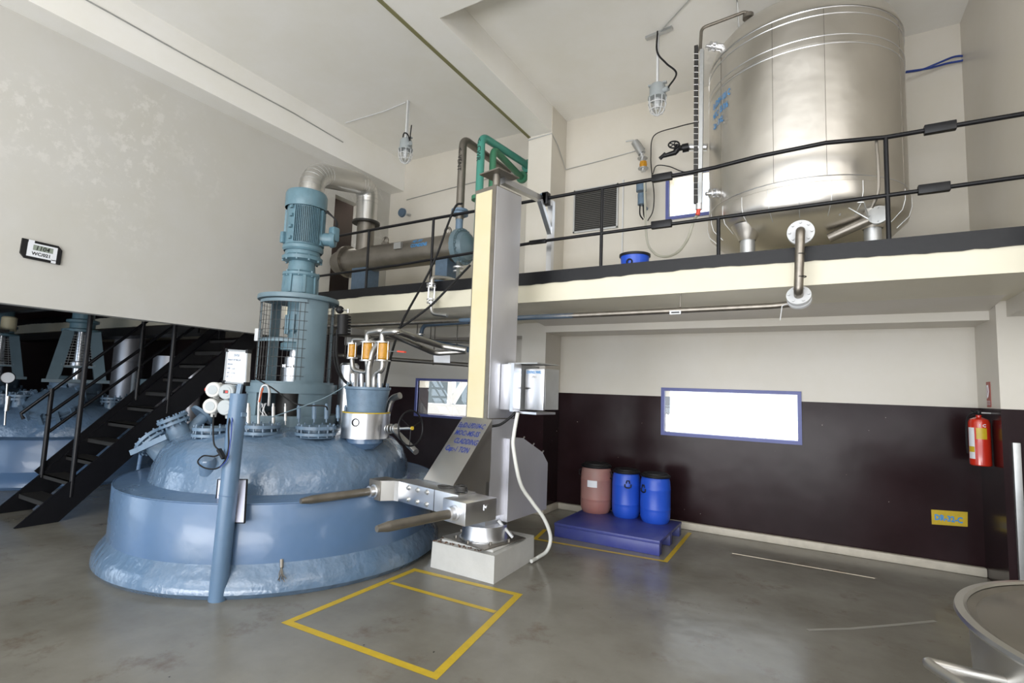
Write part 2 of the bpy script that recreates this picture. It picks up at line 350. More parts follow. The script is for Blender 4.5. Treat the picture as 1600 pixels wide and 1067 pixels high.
struct('wall_left', MB().bb(-6.75, -6.6, -5, 5.5, 2.245, 5.6).bb(-6.75, -6.6, 5.5, 6.02, 4.62, 5.6).bb(-6.75, -6.6, 6.02, YW, 2.245, 5.6), M['damp'])
struct('wall_pillar', MB().bb(-3.5, -3.13, 6.24, YW, 0, 5.6), M['wall'])
struct('wall_corner', MB().bb(1.37, 1.75, 6.0, YW, 0, 2.53).bb(1.37, 1.75, 4.3, YW, 2.53, 5.6), M['wall'])
struct('wall_right', MB().bb(4.0, 4.2, -5, YW, 0, 5.6), M['wall'])
struct('wall_far_left', MB().bb(-17.2, -17, -5, YO, 0, 5.6), M['unlitwall'])
struct('wall_added_left', wall_grid(MB(), -17, -6.75, 0, 3.3, -2.2, -2.0, [(-13, -8.2, 0, 2.3)]), M['cream'])  # unseen wall added to cut the daylight reaching the left bay
struct('wall_left_room', MB().bb(-8.4, -6.75, 5.5, 5.6, 2.84, 5.6).bb(-8.4, -8.3, 5.6, YW, 2.84, 5.6), M['cream'])
struct('ceiling', MB().bb(-17.2, 4.2, -5, YO, 5.6, 5.8), M['ceil'])
struct('ceiling_left_room', MB().bb(-17, -6.75, -5, 4.75, 3.1, 3.3), M['unlitwall'])
# mezzanine
struct('floor_mezzanine', MB().bb(-17, 4.0, 4.75, YW, 2.525, 2.79), M['slabface'])
struct('trim_1', MB().bb(-3.5, -3.14, -5, YW, 5.215, 5.6), M['ceil'])          # main ceiling beam
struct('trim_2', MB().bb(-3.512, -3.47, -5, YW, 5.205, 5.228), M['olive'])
struct('trim_3', MB().bb(-3.14, 4.0, 3.3, 3.72, 5.215, 5.6), M['ceil'])        # cross beam
struct('trim_4', MB().bb(-6.6, -6.28, -5, YW, 5.05, 5.6), M['ceil'])          # beam over the left wall
struct('trim_5', MB().bb(-3.13, 1.37, 6.2, YW, 2.385, 2.525).prism([V(-3.13, 5.62, 2.53), V(-3.13, 6.2, 2.53), V(-3.13, 6.2, 2.47)], (4.5, 0, 0)), M['cream'])
struct('trim_6', MB().bb(1.44, 1.9, 4.76, 6.2, 2.385, 2.525), M['cream'])
struct('trim_7', MB().bb(-6.6, -3.5, 6.3, YW, 2.36, 2.525), M['cream'])
# black painted kick strip on the slab edge, with its ragged lower edge
mb = MB(); xs = [-17+i*.07 for i in range(301)]; P = []; F = []
for i, x in enumerate(xs):
    lo = 2.722-.012*math.sin(x*1.7)+random.uniform(-.006, .004)
    P += [V(x, 4.735, 2.842), V(x, 4.735, lo), V(x, 4.752, lo), V(x, 4.752, 2.842)]
for i in range(300):
    a = 4*i
    for k in range(4): F.append((a+k, a+(k+1) % 4, a+4+(k+1) % 4, a+4+k))
struct('trim_8', mb.add(P, F), M['black'])
mb = MB().bb(-3.13, 1.37, 6.655, YW, 0, .085, bev=.012).bb(-3.51, -3.09, 6.17, 6.24, 0, .085, bev=.012).bb(-3.13, -3.075, 6.2, YW, 0, .085, bev=.012)
struct('baseboard_back', mb, M['skirt'])
struct('baseboard_left', MB().bb(-6.6, -3.5, 6.65, YW, 0, .085, bev=.012), M['skirt'])
# windows
def window(name, W, f=.04, div=()):
    x0, x1, z0, z1 = W; r = MB()
    r.bb(x0-f, x0, YW-.025, YW+.03, z0-f, z1+f).bb(x1, x1+f, YW-.025, YW+.03, z0-f, z1+f).bb(x0, x1, YW-.025, YW+.03, z1, z1+f).bb(x0, x1, YW-.025, YW+.03, z0-f, z0)
    for d in div: r.bb(d-.012, d+.012, YW, YW+.03, z0, z1)
    o = struct(name, r, M['winframe'])
    MB().bb(x0, x1, YW+.012, YW+.016, z0, z1).build('glass_pane', M['pane'], o)
window('window_1', W1); window('window_2', W2); window('window_3', W3)
# what the second window looks out on: a white trussed structure in front of a grey wall
struct('trim_9', MB().bb(-30, 14, YO+.1, 30, -.3, -.1), M['conc'])
t = thing('roof_truss', 'white steel truss outside the blue framed window behind the lifting mast', 'truss', (-8.5, 11.5, 0))
MB().bb(-13, -5.5, 11.4, 11.6, .75, 1.15).build('lower_chord', M['white'], t)
MB().bar(V(-8.6, 11.5, 1.1), V(-8.6, 11.5, 2.5), .16, .16).build('post', M['white'], t)
MB().bar(V(-8.6, 11.5, 1.15), V(-7.7, 11.5, 2.5), .14, .14).build('brace', M['white'], t)
struct('trim_10', MB().bb(-40, 30, -40, -5, -.3, -.1), mat('added_ground', (.10, .10, .095), .9))  # unseen dark ground added behind the camera to block light from below
struct('wall_outside', MB().bb(-13.0, -6.3, 14, 14.2, -.1, 4.5), mat('outside_grey', (.16, .20, .22), .8, noise=.3))
# ================================================================ REACTORS
AX, AY = -4.70, 3.58
def dome_z(r):
    pr = [(0, 1.19), (.5, 1.17), (.8, 1.12), (1.0, 1.05), (1.12, .95), (1.18, .82), (1.2, .7)]
    for (a, x), (b, y) in zip(pr, pr[1:]):
        if r <= b: return x+(y-x)*(r-a)/(b-a)
    return .7
def ring_holes(mb, c, ax, R, z0, z1): pass
def flange_nozzle(parent, c, r, base, ax=(0, 0, 1), m='bluef', nb=12, gap=.03):
    """neck, double flange and bolts, as one nozzle with its bolts a sub-part"""
    c = V(*c); ax = V(*ax).normalized(); b = V(*base)
    o = MB().lathe(b, [(r*.95, 0), (r*.72, (c-b).length*.35), (r*.62, (c-b).length*.6), (r*.62, (c-b).length)], 28, ax).lathe(c, [(0, -.055), (r, -.055), (r, -.03), (r*.6, -.03), (r*.6, 0), (r*.98, 0), (r*.98, .028), (0, .03)], 32, ax).build('nozzle', M[m], parent)
    xx, yy, zz = frame_of(ax)
    for i in range(nb):
        a = 2*PI*i/nb; q = c-ax*.012+(xx*math.cos(a)+yy*math.sin(a))*r*.87; MB().cyl(q-ax*.058, q+ax*.058, .0085, n=6).build('flange_bolt', M[m], o)
    return o
def reactor(label, loc, drive='cylinder', detail=True):
    """parts are built around the origin; the thing is then set in place"""
    t = thing('reactor_vessel', label, 'reactor', loc)
    L = dict(local=True)
    n = 96
    MB().lathe((0, 0, 0), [(1.52, 0), (1.555, .04), (1.55, .09), (1.515, .15), (1.475, .2), (1.455, .235)], n).build('plinth_ring', M['bluefoil'] if detail else M['blue'], t, **L)
    MB().lathe((0, 0, 0), [(1.46, .2), (1.46, .655), (1.452, .668), (1.19, .685)], n).build('jacket', M['blue'], t, **L)
    MB().lathe((0, 0, 0), [(1.215, .66), (1.2, .71), (1.185, .80), (1.13, .94), (1.02, 1.045), (.82, 1.12), (.5, 1.17), (0, 1.19)], n).build('dome', M['bluefoil'], t, **L)
    if detail: MB().torus((0, 0, .668), (0, 0, 1), 1.455, .006, 96, 6).build('jacket_weld', M['blue'], t, **L)
    return t
R1 = reactor('large pale blue reactor vessel in the foreground left of the lifting mast', (AX, AY, 0))
def onR(x, y, r):
    """near intersection of a sight line with the upright cylinder of radius r round the reactor axis"""
    p = px(x, y, Y=2.0); d = (p-EYE); ox, oy = EYE.x-AX, EYE.y-AY
    A_ = d.x**2+d.y**2; B_ = 2*(ox*d.x+oy*d.y); C__ = ox*ox+oy*oy-r*r; k = (-B_-math.sqrt(max(0, B_*B_-4*A_*C__)))/(2*A_)
    return EYE+d*k
def inR(p): return p          # world coordinates are used for everything on the first reactor
F1, F2, F3 = V(-4.75, 2.76, 1.14), V(-4.34, 2.98, 1.18), V(-3.98, 3.28, 1.18)
for f, r, k in ((F1, .155, 12), (F2, .165, 12), (F3, .18, 12)):
    rr = math.hypot(f.x-AX, f.y-AY); flange_nozzle(R1, f, r, (f.x, f.y, dome_z(rr)-.02), nb=k)
# small sealed sleeve below first nozzle
p = px(348, 715, Z=.92)
MB().lathe(V(-4.32, 2.52, .84), [(.07, 0), (.065, .1), (.05, .13), (0, .14)], 20, (.3, -.35, 1)).build('capped_sleeve', M['bluefoil'], R1)
# manway on the left: tilted flanges, clamps
def clamp(mb, c, ax, up_, l, w=.045, h=.06): mb.box(c, (l, w, h), m=Matrix(frame_of(ax, up_)).transposed())
c0 = px(262, 672, Z=1.05); a0 = V(-.55, -.5, .75).normalized()
c1 = V(-5.45, 3.05, 1.12)
def tilted(name, P, ax, r, ln, nb=10, extra=None):
    ax = ax.normalized()
    o = MB().lathe(P-ax*ln, [(r*.72, 0), (r*.68, ln*.8), (r, ln*.8), (r, ln*.8+.025), (r*.7, ln*.8+.025), (r*.7, ln*.8+.045), (r, ln*.8+.045), (r, ln*.8+.075), (0, ln*.8+.08)], 28, ax).build(name, M['bluef'], R1)
    xx, yy, zz = frame_of(ax)
    for i in range(nb):
        a = 2*PI*i/nb; q = P-ax*(ln*.2-.035)+(xx*math.cos(a)+yy*math.sin(a))*r*.87; MB().cyl(q-ax*.06, q+ax*.06, .009, n=6).build('flange_bolt', M['bluef'], o)
    return o
tilted('manway', px(237, 688, Y=2.75)+V(.02, 0, 0), V(-.62, -.35, .62), .16, .22, 12)
tilted('sight_port', px(270, 655, Y=2.85), V(-.25, -.35, .9), .14, .26, 12)
o = MB().cyl(px(275, 690, Y=2.9), px(320, 650, Y=3.15), .055).lathe(px(317, 648, Y=3.15), [(0, -.02), (.13, -.02), (.13, .01), (0, .012)], 28, px(320, 650, Y=3.15)-px(275, 690, Y=2.9)).build('angled_branch', M['bluef'], R1)
mb = MB()
for i in range(4):
    a = px(222+13*i, 700-6*i, Y=2.62); mb.bar(a, a+V(-.09, -.05, -.05), .035, .05)
mb.build('manway_clamps', M['bluef'], R1)
MB().cyl(px(216, 735, Y=2.9), px(222, 700, Y=2.9), .02).build('manway_prop', M['blue'], R1)
# gas struts standing round the dome
for i, (x, y0, y1, r) in enumerate(((388, 672, 632, .02), (404, 672, 628, .013), (427, 668, 632, .016), (446, 664, 632, .014), (467, 660, 632, .019), (491, 660, 632, .02), (510, 660, 632, .019), (528, 658, 634, .018), (540, 656, 634, .014))):
    Yp = 2.98+.07*i; a = px(x, y0, Y=Yp); b = px(x, y1, Y=Yp)
    o = MB().cyl(a+(b-a)*.2, b-(b-a)*.1, r, n=16).cyl(a, b, r*.45, n=12).cyl(b-(b-a)*.1, b+(b-a)*.05, r*.7, n=12).build('spring_post', M['bluef'] if i > 3 else M['steel'], R1)
# drive: plinth with windows, guard, coupling, gearbox, motor
D = V(AX-.02, AY-.02, 0); view = V(-D.x, -D.y, 0).normalized(); side = V(view.y, -view.x, 0)   # side points to picture right
side = -side if side.dot(rt) < 0 else side
def rad(a, r, z):          # angle 0 = towards the photographer, positive to the right of the picture
    a = math.radians(a); return D+V(0, 0, z)+(view*math.cos(a)+side*math.sin(a))*r
mb = MB()
mb.lathe(D, [(.45, 1.15), (.45, 1.27), (.36, 1.27), (.36, 1.15)], 48)
for a0_, a1_ in ((-95, -48), (8, 60), (110, 150), (190, 230)):
    k = 12; P = []; Fc = []
    for i in range(k+1):
        a = a0_+(a1_-a0_)*i/k; P += [rad(a, .43, 1.26), rad(a, .43, 1.5), rad(a, .39, 1.5), rad(a, .39, 1.26)]
    for i in range(k):
        for j in range(4): Fc.append((4*i+j, 4*i+(j+1) % 4, 4*i+4+(j+1) % 4, 4*i+4+j))
    Fc += [(0, 1, 2, 3), (4*k, 4*k+1, 4*k+2, 4*k+3)]; mb.add(P, Fc)
mb.lathe(D, [(.36, 1.49), (.44, 1.49), (.44, 1.585), (0, 1.585)], 48)
mb.build('drive_plinth', M['grayblue'], R1)
MB().lathe(D, [(.30, 1.17), (.30, 1.24), (.16, 1.26), (.16, 1.5)], 32).bolts(D+V(0, 0, 1.26), (0, 0, 1), .25, 10, .018, .03).build('shaft_seal', M['dark'], R1)
g = MB().lathe(D, [(.40, 1.585), (.40, 1.605), (.0, 1.605)], 48).lathe(D, [(.0, 2.44), (.40, 2.44), (.405, 2.452), (.40, 2.485), (.0, 2.485)], 56)
def arcplate(mb, a0_, a1_, r, z0, z1, th=.012, k=16):
    P = []; Fc = []
    for i in range(k+1):
        a = a0_+(a1_-a0_)*i/k; P += [rad(a, r, z0), rad(a, r, z1), rad(a, r-th, z1), rad(a, r-th, z0)]
    for i in range(k):
        for j in range(4): Fc.append((4*i+j, 4*i+(j+1) % 4, 4*i+4+(j+1) % 4, 4*i+4+j))
    Fc += [(0, 1, 2, 3), (4*k, 4*k+1, 4*k+2, 4*k+3)]; return mb.add(P, Fc)
arcplate(g, 0, 52, .36, 1.6, 2.44); arcplate(g, -92, -80, .36, 1.6, 2.44); arcplate(g, 90, 104, .36, 1.6, 2.44); arcplate(g, 165, 178, .36, 1.6, 2.44); arcplate(g, -150, -130, .36, 1.6, 2.44)
arcplate(g, -80, 0, .362, 2.0, 2.035); arcplate(g, -80, 12, .372, 2.40, 2.43, .01)
gd = g.build('coupling_guard', M['grayblue'], R1)
w = MB()
for a0_, a1_, st in ((-82, 14, 7), (52, 90, 7), (-130, -92, 8), (104, 165, 9)):
    a = a0_
    while a <= a1_: w.cyl(rad(a, .367, 1.62), rad(a, .367, 2.42), .0022, n=5); a += st
    for i in range(9):
        z = 1.66+.092*i; w.tube([rad(a0_+(a1_-a0_)*j/10, .368, z) for j in range(11)], .0022, 5)
w.build('guard_mesh', M['dark'], R1)
MB().lathe(D, [(.12, 1.6), (.12, 1.75), (.10, 1.76), (.10, 1.86), (.06, 1.87), (.06, 1.95)], 32).bolts(D+V(0, 0, 1.76), (0, 0, 1), .11, 8, .01, .02).build('shaft_coupling', M['bright'], R1)
MB().lathe(D, [(.15, 1.93), (.15, 2.0), (.09, 2.03), (.09, 2.12), (.11, 2.14), (.11, 2.44)], 32).bolts(D+V(0, 0, 2.2), (0, 0, 1), .115, 10, .012, .10).build('coupling_hub', M['motor'], R1)
mb = MB().lathe(D, [(.20, 2.485), (.20, 2.52), (.172, 2.53), (.165, 2.70), (.185, 2.72), (.185, 2.745), (.14, 2.77), (.13, 2.87), (.2, 2.885), (.205, 2.92), (.18, 2.94), (.175, 3.0), (0, 3.0)], 40)
for k in range(8):
    a = 45*k+10; mb.bar(rad(a, .17, 2.53), rad(a, .165, 2.72), .03, .03, ref=rad(a, 1, 0)-rad(a, 0, 0))
mb.bolts(D+V(0, 0, 2.9), (0, 0, 1), .19, 10, .012, .03).bolts(D+V(0, 0, 2.735), (0, 0, 1), .172, 8, .011, .03)
mb.build('gearbox', M['motor'], R1)
mb = MB().lathe(D, [(.19, 2.98), (.205, 3.0), (.205, 3.03), (.185, 3.05), (.185, 3.46), (.0, 3.46)], 40)
for a0_, a1_ in ((-30, 38), (55, 75), (100, 260)):
    a = a0_
    while a <= a1_: mb.bar(rad(a, .197, 3.06), rad(a, .197, 3.44), .005, .028, ref=rad(a, 1, 0)-rad(a, 0, 0)); a += 5.2
for a in (-48, -44):
    for z in (3.1, 3.22, 3.34, 3.43): mb.box(rad(a, .19, z), (.03, .03, .03))
mot = mb.build('motor', M['motor'], R1)
MB().lathe(D, [(.21, 3.45), (.213, 3.46), (.213, 3.60), (.20, 3.63), (.17, 3.642), (0, 3.645)], 40).build('fan_cowl', M['motor'], mot)
jb = rad(72, .27, 3.14)
dirj = rad(72, 1, 0)-rad(72, 0, 0)
MB().cyl(rad(72, .16, 3.14), rad(72, .3, 3.14), .07).lathe(rad(72, .28, 3.14), [(.085, 0), (.085, .02), (.075, .05), (0, .055)], 24, dirj).box(rad(72, .31, 3.20), (.09, .09, .16), bev=.02).build('terminal_box', M['motor'], mot)
for da, zz in ((0, 0), (12, .02)):
    q = rad(70+da, .32, 3.27); MB().tube(spline([q, q+V(.0, 0, .09), rad(60+da, .22, 3.44+zz)]), .009, 8).build('motor_cable', M['rubber'], mot)
MB().box(rad(-88, .205, 3.12), (.05, .05, .12), bev=.01).build('lifting_lug', M['motor'], mot)
# tall silver vapour duct from behind the drive over to the condenser
t = thing('vapour_duct', 'fat silver insulated duct arching from behind the motor to the long condenser', 'duct', (-5.2, 4.3, 0))
da, db = px(484, 330, Y=4.3), px(572, 349, Y=5.48)
zt_ = px(484, 288, Y=4.3).z+.02
pts = arc([da, V(da.x, da.y, zt_+.12), V(db.x, db.y, db.z+.60), V(db.x, db.y, db.z)], .42, 8)
MB().tube(pts, .158, 28).lathe((da.x, da.y, 0), [(.158, da.z), (.075, da.z-.25), (.075, 1.1), (0, 1.1)], 28).build('duct_pipe', M['steel'], t)
for i, p in enumerate(pts):
    if 1 <= i <= len(pts)-2: MB().torus(p, pts[i+1]-pts[i-1], .156, .004, 28, 6).build('clad_seam', M['galv'], t)
MB().lathe(db, [(0, -.012), (.205, -.012), (.205, .018), (0, .018)], 32).build('end_flange', M['dark'], t)
# receiver with steel band and valve cluster
PC = V(-3.70, 3.62, 0)
b = PC
t = MB().lathe(b, [(.10, 1.0), (.17, 1.06), (.17, 1.12)], 32).build('band_neck', M['blue'], R1)
MB().lathe(b, [(.222, 1.105), (.222, 1.335), (.20, 1.34), (0, 1.342)], 48).lathe(b, [(.0, 1.10), (.222, 1.105)], 48).build('steel_band', M['bright'], R1)
MB().torus(b+V(0, 0, 1.34), (0, 0, 1), .218, .006, 48, 6).build('band_gasket', M['yellow'], R1)
MB().torus(b+view*.19+side*-.115+V(0, 0, 1.255), view-side*.5, .032, .006, 20, 6).build('band_eye', M['black'], R1)
MB().lathe(b, [(.175, 1.342), (.182, 1.40), (.205, 1.55), (.215, 1.56), (.215, 1.58), (0, 1.58)], 48).bolts(b+V(0, 0, 1.59), (0, 0, 1), .19, 10, .006, .03).build('receiver_pot', M['bluef'], R1)
t = thing('valve_cluster', 'trio of amber bodied valves on steel pipework above the blue pot', 'valve', (PC.x, PC.y, 1.58))
for k, (x, yt, yb, r) in enumerate(((550, 538, 558, .042), (574, 536, 562, .058), (598, 536, 562, .058))):
    a = px(x, yb, Y=3.6); c = px(x, yt, Y=3.6)
    v = MB().lathe(a, [(0, 0), (r*.8, 0), (r, .01), (r, (c-a).length-.01), (r*.8, (c-a).length), (0, (c-a).length)], 20).build('valve_body', M['amber'], t)
    MB().lathe(a-V(0, 0, .015), [(0, 0), (r*1.25, 0), (r*1.25, .014), (0, .014)], 24).lathe(c, [(0, 0), (r*1.25, 0), (r*1.25, .014), (0, .014)], 24).bolts(a+(c-a)*.5, (0, 0, 1), r*1.1, 4, .005, (c-a).length/2+.015).build('flange_pair', M['steel'], v)
w = lambda x, y, Y=3.6: px(x, y, Y=Y)
for pts, r in (([w(550, 558), w(551, 578), w(575, 583), w(573, 562)], .02), ([w(598, 562), w(598, 578), w(585, 585), w(584, 606)], .024), ([w(598, 536), w(597, 519), w(622, 518), w(640, 524, 3.9), w(690, 541, 4.3), w(728, 547, 4.4)], .028),
               ([w(574, 536), w(574, 520), w(598, 516), w(625, 528, 3.9), w(680, 552, 4.3), w(728, 549, 4.45)], .026), ([w(550, 537), w(552, 530), w(566, 530), w(590, 535)], .016), ([w(576, 605), w(576, 575), w(583, 548), w(592, 536)], .028)):
    MB().tube(arc(pts, .06, 5), r*1.1, 14).build('branch_pipe', M['midsteel'], t)
for x, r in ((552, .03), (565, .02), (593, .02)): MB().cyl(w(x, 606), w(x, 584), r).build('stub_pipe', M['bright'], t)
hd = MB().bar(w(606, 549, 3.55), w(625, 549, 3.5), .016, .006).build('lever', M['steel'], t)
MB().bar(w(622, 549, 3.5), w(633, 550, 3.48), .022, .014).build('grip', M['redp'], hd)
# silver pot to the left of the cluster
t = thing('polished_canister', 'tall polished canister half hidden behind the blue guard and receiver pot', 'tank', (-3.98, 3.92, 0))
q = px(545, 590, Y=3.95)
MB().lathe(V(q.x, q.y, 0), [(.10, 1.05), (.10, q.z+.13), (.08, q.z+.155), (0, q.z+.16)], 28).build('canister_body', M['bright'], t)
# vent actuator, black, beside the guard
t = thing('black_actuator', 'black finned actuator mounted beside the guard below the motor', 'actuator', (-4.35, 3.9, 2.2))
q0, q1 = px(535, 523, Y=3.72), px(536, 492, Y=3.72)
mb = MB().cyl(q0, q1, .055, n=20)
for i in range(7): mb.torus(q0+(q1-q0)*(i+.5)/7+side*.045, (0, 0, 1), .03, .008, 16, 6)
mb.build('actuator_body', M['rubber'], t)
MB().ball(px(531, 484, Y=3.72), .042).build('actuator_cap', M['rubber'], t)
MB().cyl(px(536, 484, Y=3.72), px(544, 486, Y=3.72), .006).cyl(px(544, 483, Y=3.72), px(544, 489, Y=3.72), .012).build('tap', M['steel'], t)
MB().tube(spline([px(527, 515, Y=3.72), px(526, 555, Y=3.7), px(535, 590, Y=3.65), px(552, 606, Y=3.5)]), .014, 10).tube(spline([px(523, 525, Y=3.72), px(522, 560, Y=3.7), px(530, 585, Y=3.65), px(545, 600, Y=3.5)]), .011, 10).build('actuator_cable', M['rubber'], t)
single('junction_box', MB().box(px(404, 523, Y=3.3), (.07, .05, .13), bev=.006), M['white'], 'small white junction box fixed on the left edge of the blue cage guard', 'box')
# post with transmitters
PB, PT = V(-3.795, 2.36, 0), V(-3.775, 2.38, 1.50)
t = thing('instrument_post', 'pale blue tubular post standing in front of the reactor vessel', 'post', (PB.x, PB.y, 0))
MB().cyl(PB, PT, .062, n=28).build('tube', M['postblue'], t)
MB().torus(PB+(PT-PB)*.5, PT-PB, .062, .003, 28, 6).build('weld_bead', M['blue'], t)
MB().bar(px(362, 668, Y=2.34), px(376, 600, Y=2.36), .03, .03).bb(-3.86, -3.70, 2.37, 2.41, 1.33, 1.36).build('bracket', M['bluef'], t)
def transmitter(x, y, m, label, cap=None):
    c = px(x, y, Y=2.36); ax = V(-.45, -1, .05).normalized(); ax = (EYE-c).normalized()*.8-rt*.35; ax.z = 0; ax.normalize()
    t = thing('pressure_transmitter', label, 'transmitter', c, 0, 'transmitter heads on the post')
    hb = MB().lathe(c-ax*.08, [(0, 0), (.05, 0), (.056, .015), (.056, .04), (.05, .045), (.05, .1), (.0585, .105), (.0585, .14), (.052, .148), (0, .149)], 28, ax).cyl(c, c-V(0, 0, .085), .026, .02).build('housing', M[m], t)
    MB().lathe(c+ax*.067, [(0, 0), (.036, 0), (.036, .004), (0, .004)], 24, ax).build('dial', M['grey'], hb)
    if cap: MB().ball(c-rt*.075, .02).cyl(c-rt*.04, c-rt*.075, .012).build('red_plug', M['redp'], hb)
    return t, c, ax
t1, c_, a_ = transmitter(339, 609, 'whitep', 'upper white transmitter head with a red plug on the post', True)
t2, c_, a_ = transmitter(360, 612, 'grey', 'upper grey transmitter head with a small red display')
MB().box(c_+a_*.073+V(0, 0, .002), (.03, .03, .016), m=Matrix(frame_of(a_)).transposed() @ Matrix.Diagonal((1, .5, .2)) if False else Matrix((( -a_.y, 0, a_.x), (a_.x, 0, a_.y), (0, 1, 0)))@Matrix.Identity(3)).build('led_display', M['led'], t2) if False else None
xd = V(-a_.y, a_.x, 0).normalized(); q = c_+a_*.0722
MB().add([q-xd*.018-V(0, 0, .012), q+xd*.018-V(0, 0, .012), q+xd*.018+V(0, 0, .012), q-xd*.018+V(0, 0, .012)], [(0, 1, 2, 3)]).build('display', M['text'], t2)
MB().add([q+a_*.001+xd*s for s in ()] or [q+a_*.001-xd*.002-V(0, 0, .007), q+a_*.001+xd*.015-V(0, 0, .007), q+a_*.001+xd*.015+V(0, 0, .007), q+a_*.001-xd*.002+V(0, 0, .007)], [(0, 1, 2, 3)]).build('red_digits', M['led'], t2)
transmitter(335, 634, 'whitep', 'lower white transmitter head with a round lid on the post')
transmitter(358, 636, 'grey', 'lower grey transmitter head nearest the post')
t = thing('cable_loop', 'black cable hanging in a loop from the transmitter heads', 'cable', px(330, 730, Y=2.3))
MB().tube(spline([px(334, 648, Y=2.33), px(333, 670, Y=2.31), px(335, 695, Y=2.30), px(345, 706, Y=2.3), px(335, 713, Y=2.29), px(318, 712, Y=2.3), px(309, 722, Y=2.3), px(320, 731, Y=2.3), px(338, 732, Y=2.29), px(350, 722, Y=2.29), px(357, 700, Y=2.29), px(357, 668, Y=2.3), px(360, 648, Y=2.33)], 8), .006, 8).build('cable', M['rubber'], t)
MB().tube(spline([px(363, 650, Y=2.33), px(361, 680, Y=2.29), px(356, 715, Y=2.285), px(344, 730, Y=2.285)], 8), .004, 8).build('blue_cable', M['bluecable'], t)
MB().bar(px(342, 702, Y=2.28), px(350, 716, Y=2.28), .03, .02).build('cable_tag', M['rubber'], t)
# status board above the transmitters
t = thing('status_board', 'small white status board with hand written lines above the transmitters', 'board', px(371, 600, Y=2.42))
A, B, C_, D_ = px(351, 597, Y=2.40), px(385, 600, Y=2.40), px(388, 549, Y=2.40), px(356, 547, Y=2.40)
xd = (B-A).normalized(); zd = (D_-A).normalized(); nd = xd.cross(zd); nd = nd if nd.y < 0 else -nd
MB().prism([A, B, C_, D_], -nd*.02).build('board_face', M['paper'], t)
f = MB()
for a, b in ((A, B), (B, C_), (C_, D_), (D_, A)): f.bar(a-nd*.006, b-nd*.006, .014, .03, nd)
f.build('board_frame', M['galv'], t)
for c in (A, B, C_, D_): MB().box(c-nd*.004, (.028, .036, .028)).build('corner_cap', M['rubber'], t)
W_ = (B-A).length
for i, (s, z, k) in enumerate((('STATUS', .205, .026), ('PRODUCT: HCT MATL NO.', .172, .018), ('BATCH NO', .138, .017), ('STAGE   : 1 2 a nit', .105, .017), ('DATE    : 1. 2.  x xx', .072, .017), ('QTY      :    8', .04, .017))):
    text_mb(s, k, A+nd*.002+xd*(W_*.32 if i == 0 else .018)+zd*z, xd, nd.cross(xd)*1 if nd.cross(xd).z > 0 else -nd.cross(xd), sx=.78, thick=0, bold=.0004).build('writing', M['lightblue'], t)
MB().bar(PT, px(371, 603, Y=2.40), .03, .02).build('board_stem', M['bluef'], t)
# board tucked behind the post
t = thing('placard', 'lilac placard with black edge tucked behind the blue post', 'board', px(358, 815, Y=2.44))
A, B, C_, D_ = px(336, 816, Y=2.13), px(382, 817, Y=2.13), px(387, 748, Y=2.46), px(341, 748, Y=2.46)
A, B, C_, D_ = [px(x, y, Y=yy) for x, y, yy in ((335, 816, 2.425), (382, 817, 2.425), (386, 749, 2.46), (341, 749, 2.46))]
nd = (B-A).cross(D_-A).normalized(); nd = nd if nd.y < 0 else -nd
MB().prism([A, B, C_, D_], -nd*.006).build('sheet', M['board'], t)
f = MB()
for a, b in ((A, B), (B, C_), (C_, D_), (D_, A)): f.bar(a, b, .007, .012, nd)
f.build('black_edging', M['rubber'], t)
# little probe stub on the plinth
t = thing('drain_stub', 'frayed grey wire stub sticking out of the reactor plinth', 'wire', onR(440, 886, 1.47))
MB().cyl(onR(440, 874, 1.455), onR(440, 887, 1.485), .014, .012, 10).build('sleeve', M['dull'], t)
for i in range(6): MB().tube([onR(440, 885, 1.48), onR(438+random.uniform(-3, 4), 896, 1.52), onR(434+i*2.6, 906+random.uniform(-3, 3), 1.57)], .0035, 5).build('wire_strand', M['dull'], t)
# handwheel to the right of the receiver
t = thing('handwheel', 'thin black handwheel standing upright right of the banded receiver', 'handwheel', px(640, 665, Y=3.6))
hc = px(642, 669, Y=3.6); ev = (EYE-hc).normalized(); ha = (rt*.8+ev*.6+V(0, 0, .05)).normalized()
MB().torus(hc, ha, .155, .008, 48, 8).build('rim', M['black'], t)
mb = MB(); xx, yy, zz = frame_of(ha)
for k in range(3): a = 2*PI*k/3+.4; mb.cyl(hc, hc+(xx*math.cos(a)+yy*math.sin(a))*.155, .004, n=8)
mb.build('spokes', M['black'], t); MB().cyl(hc-ha*.2, hc+ha*.012, .012).build('spindle', M['steel'], t)
MB().cyl(hc+ha*.01, hc+ha*.022, .016).build('hub_nut', M['yellow'], t)
mb = MB()
for i in range(4): mb.lathe(hc-ha*(.19+.035*i), [(0, 0), (.045-.006*(i % 2), 0), (.045-.006*(i % 2), .014), (0, .014)], 16, ha)
mb.build('valve_bonnet', M['steel'], t)
single('elbow_pipe', MB().tube(arc([px(603, 655, Y=3.85), px(612, 622, Y=3.85), px(625, 618, Y=3.85)], .08, 6), .033, 16), M['steel'], 'short polished elbow pipe curling up behind the banded receiver', 'pipe')
single('drain_pipe', MB().tube([px(612, 668, Y=3.95), px(650, 706, Y=3.75)], .028, 16), M['steel'], 'short grey pipe end slanting down from the dome toward the lifting mast', 'pipe')
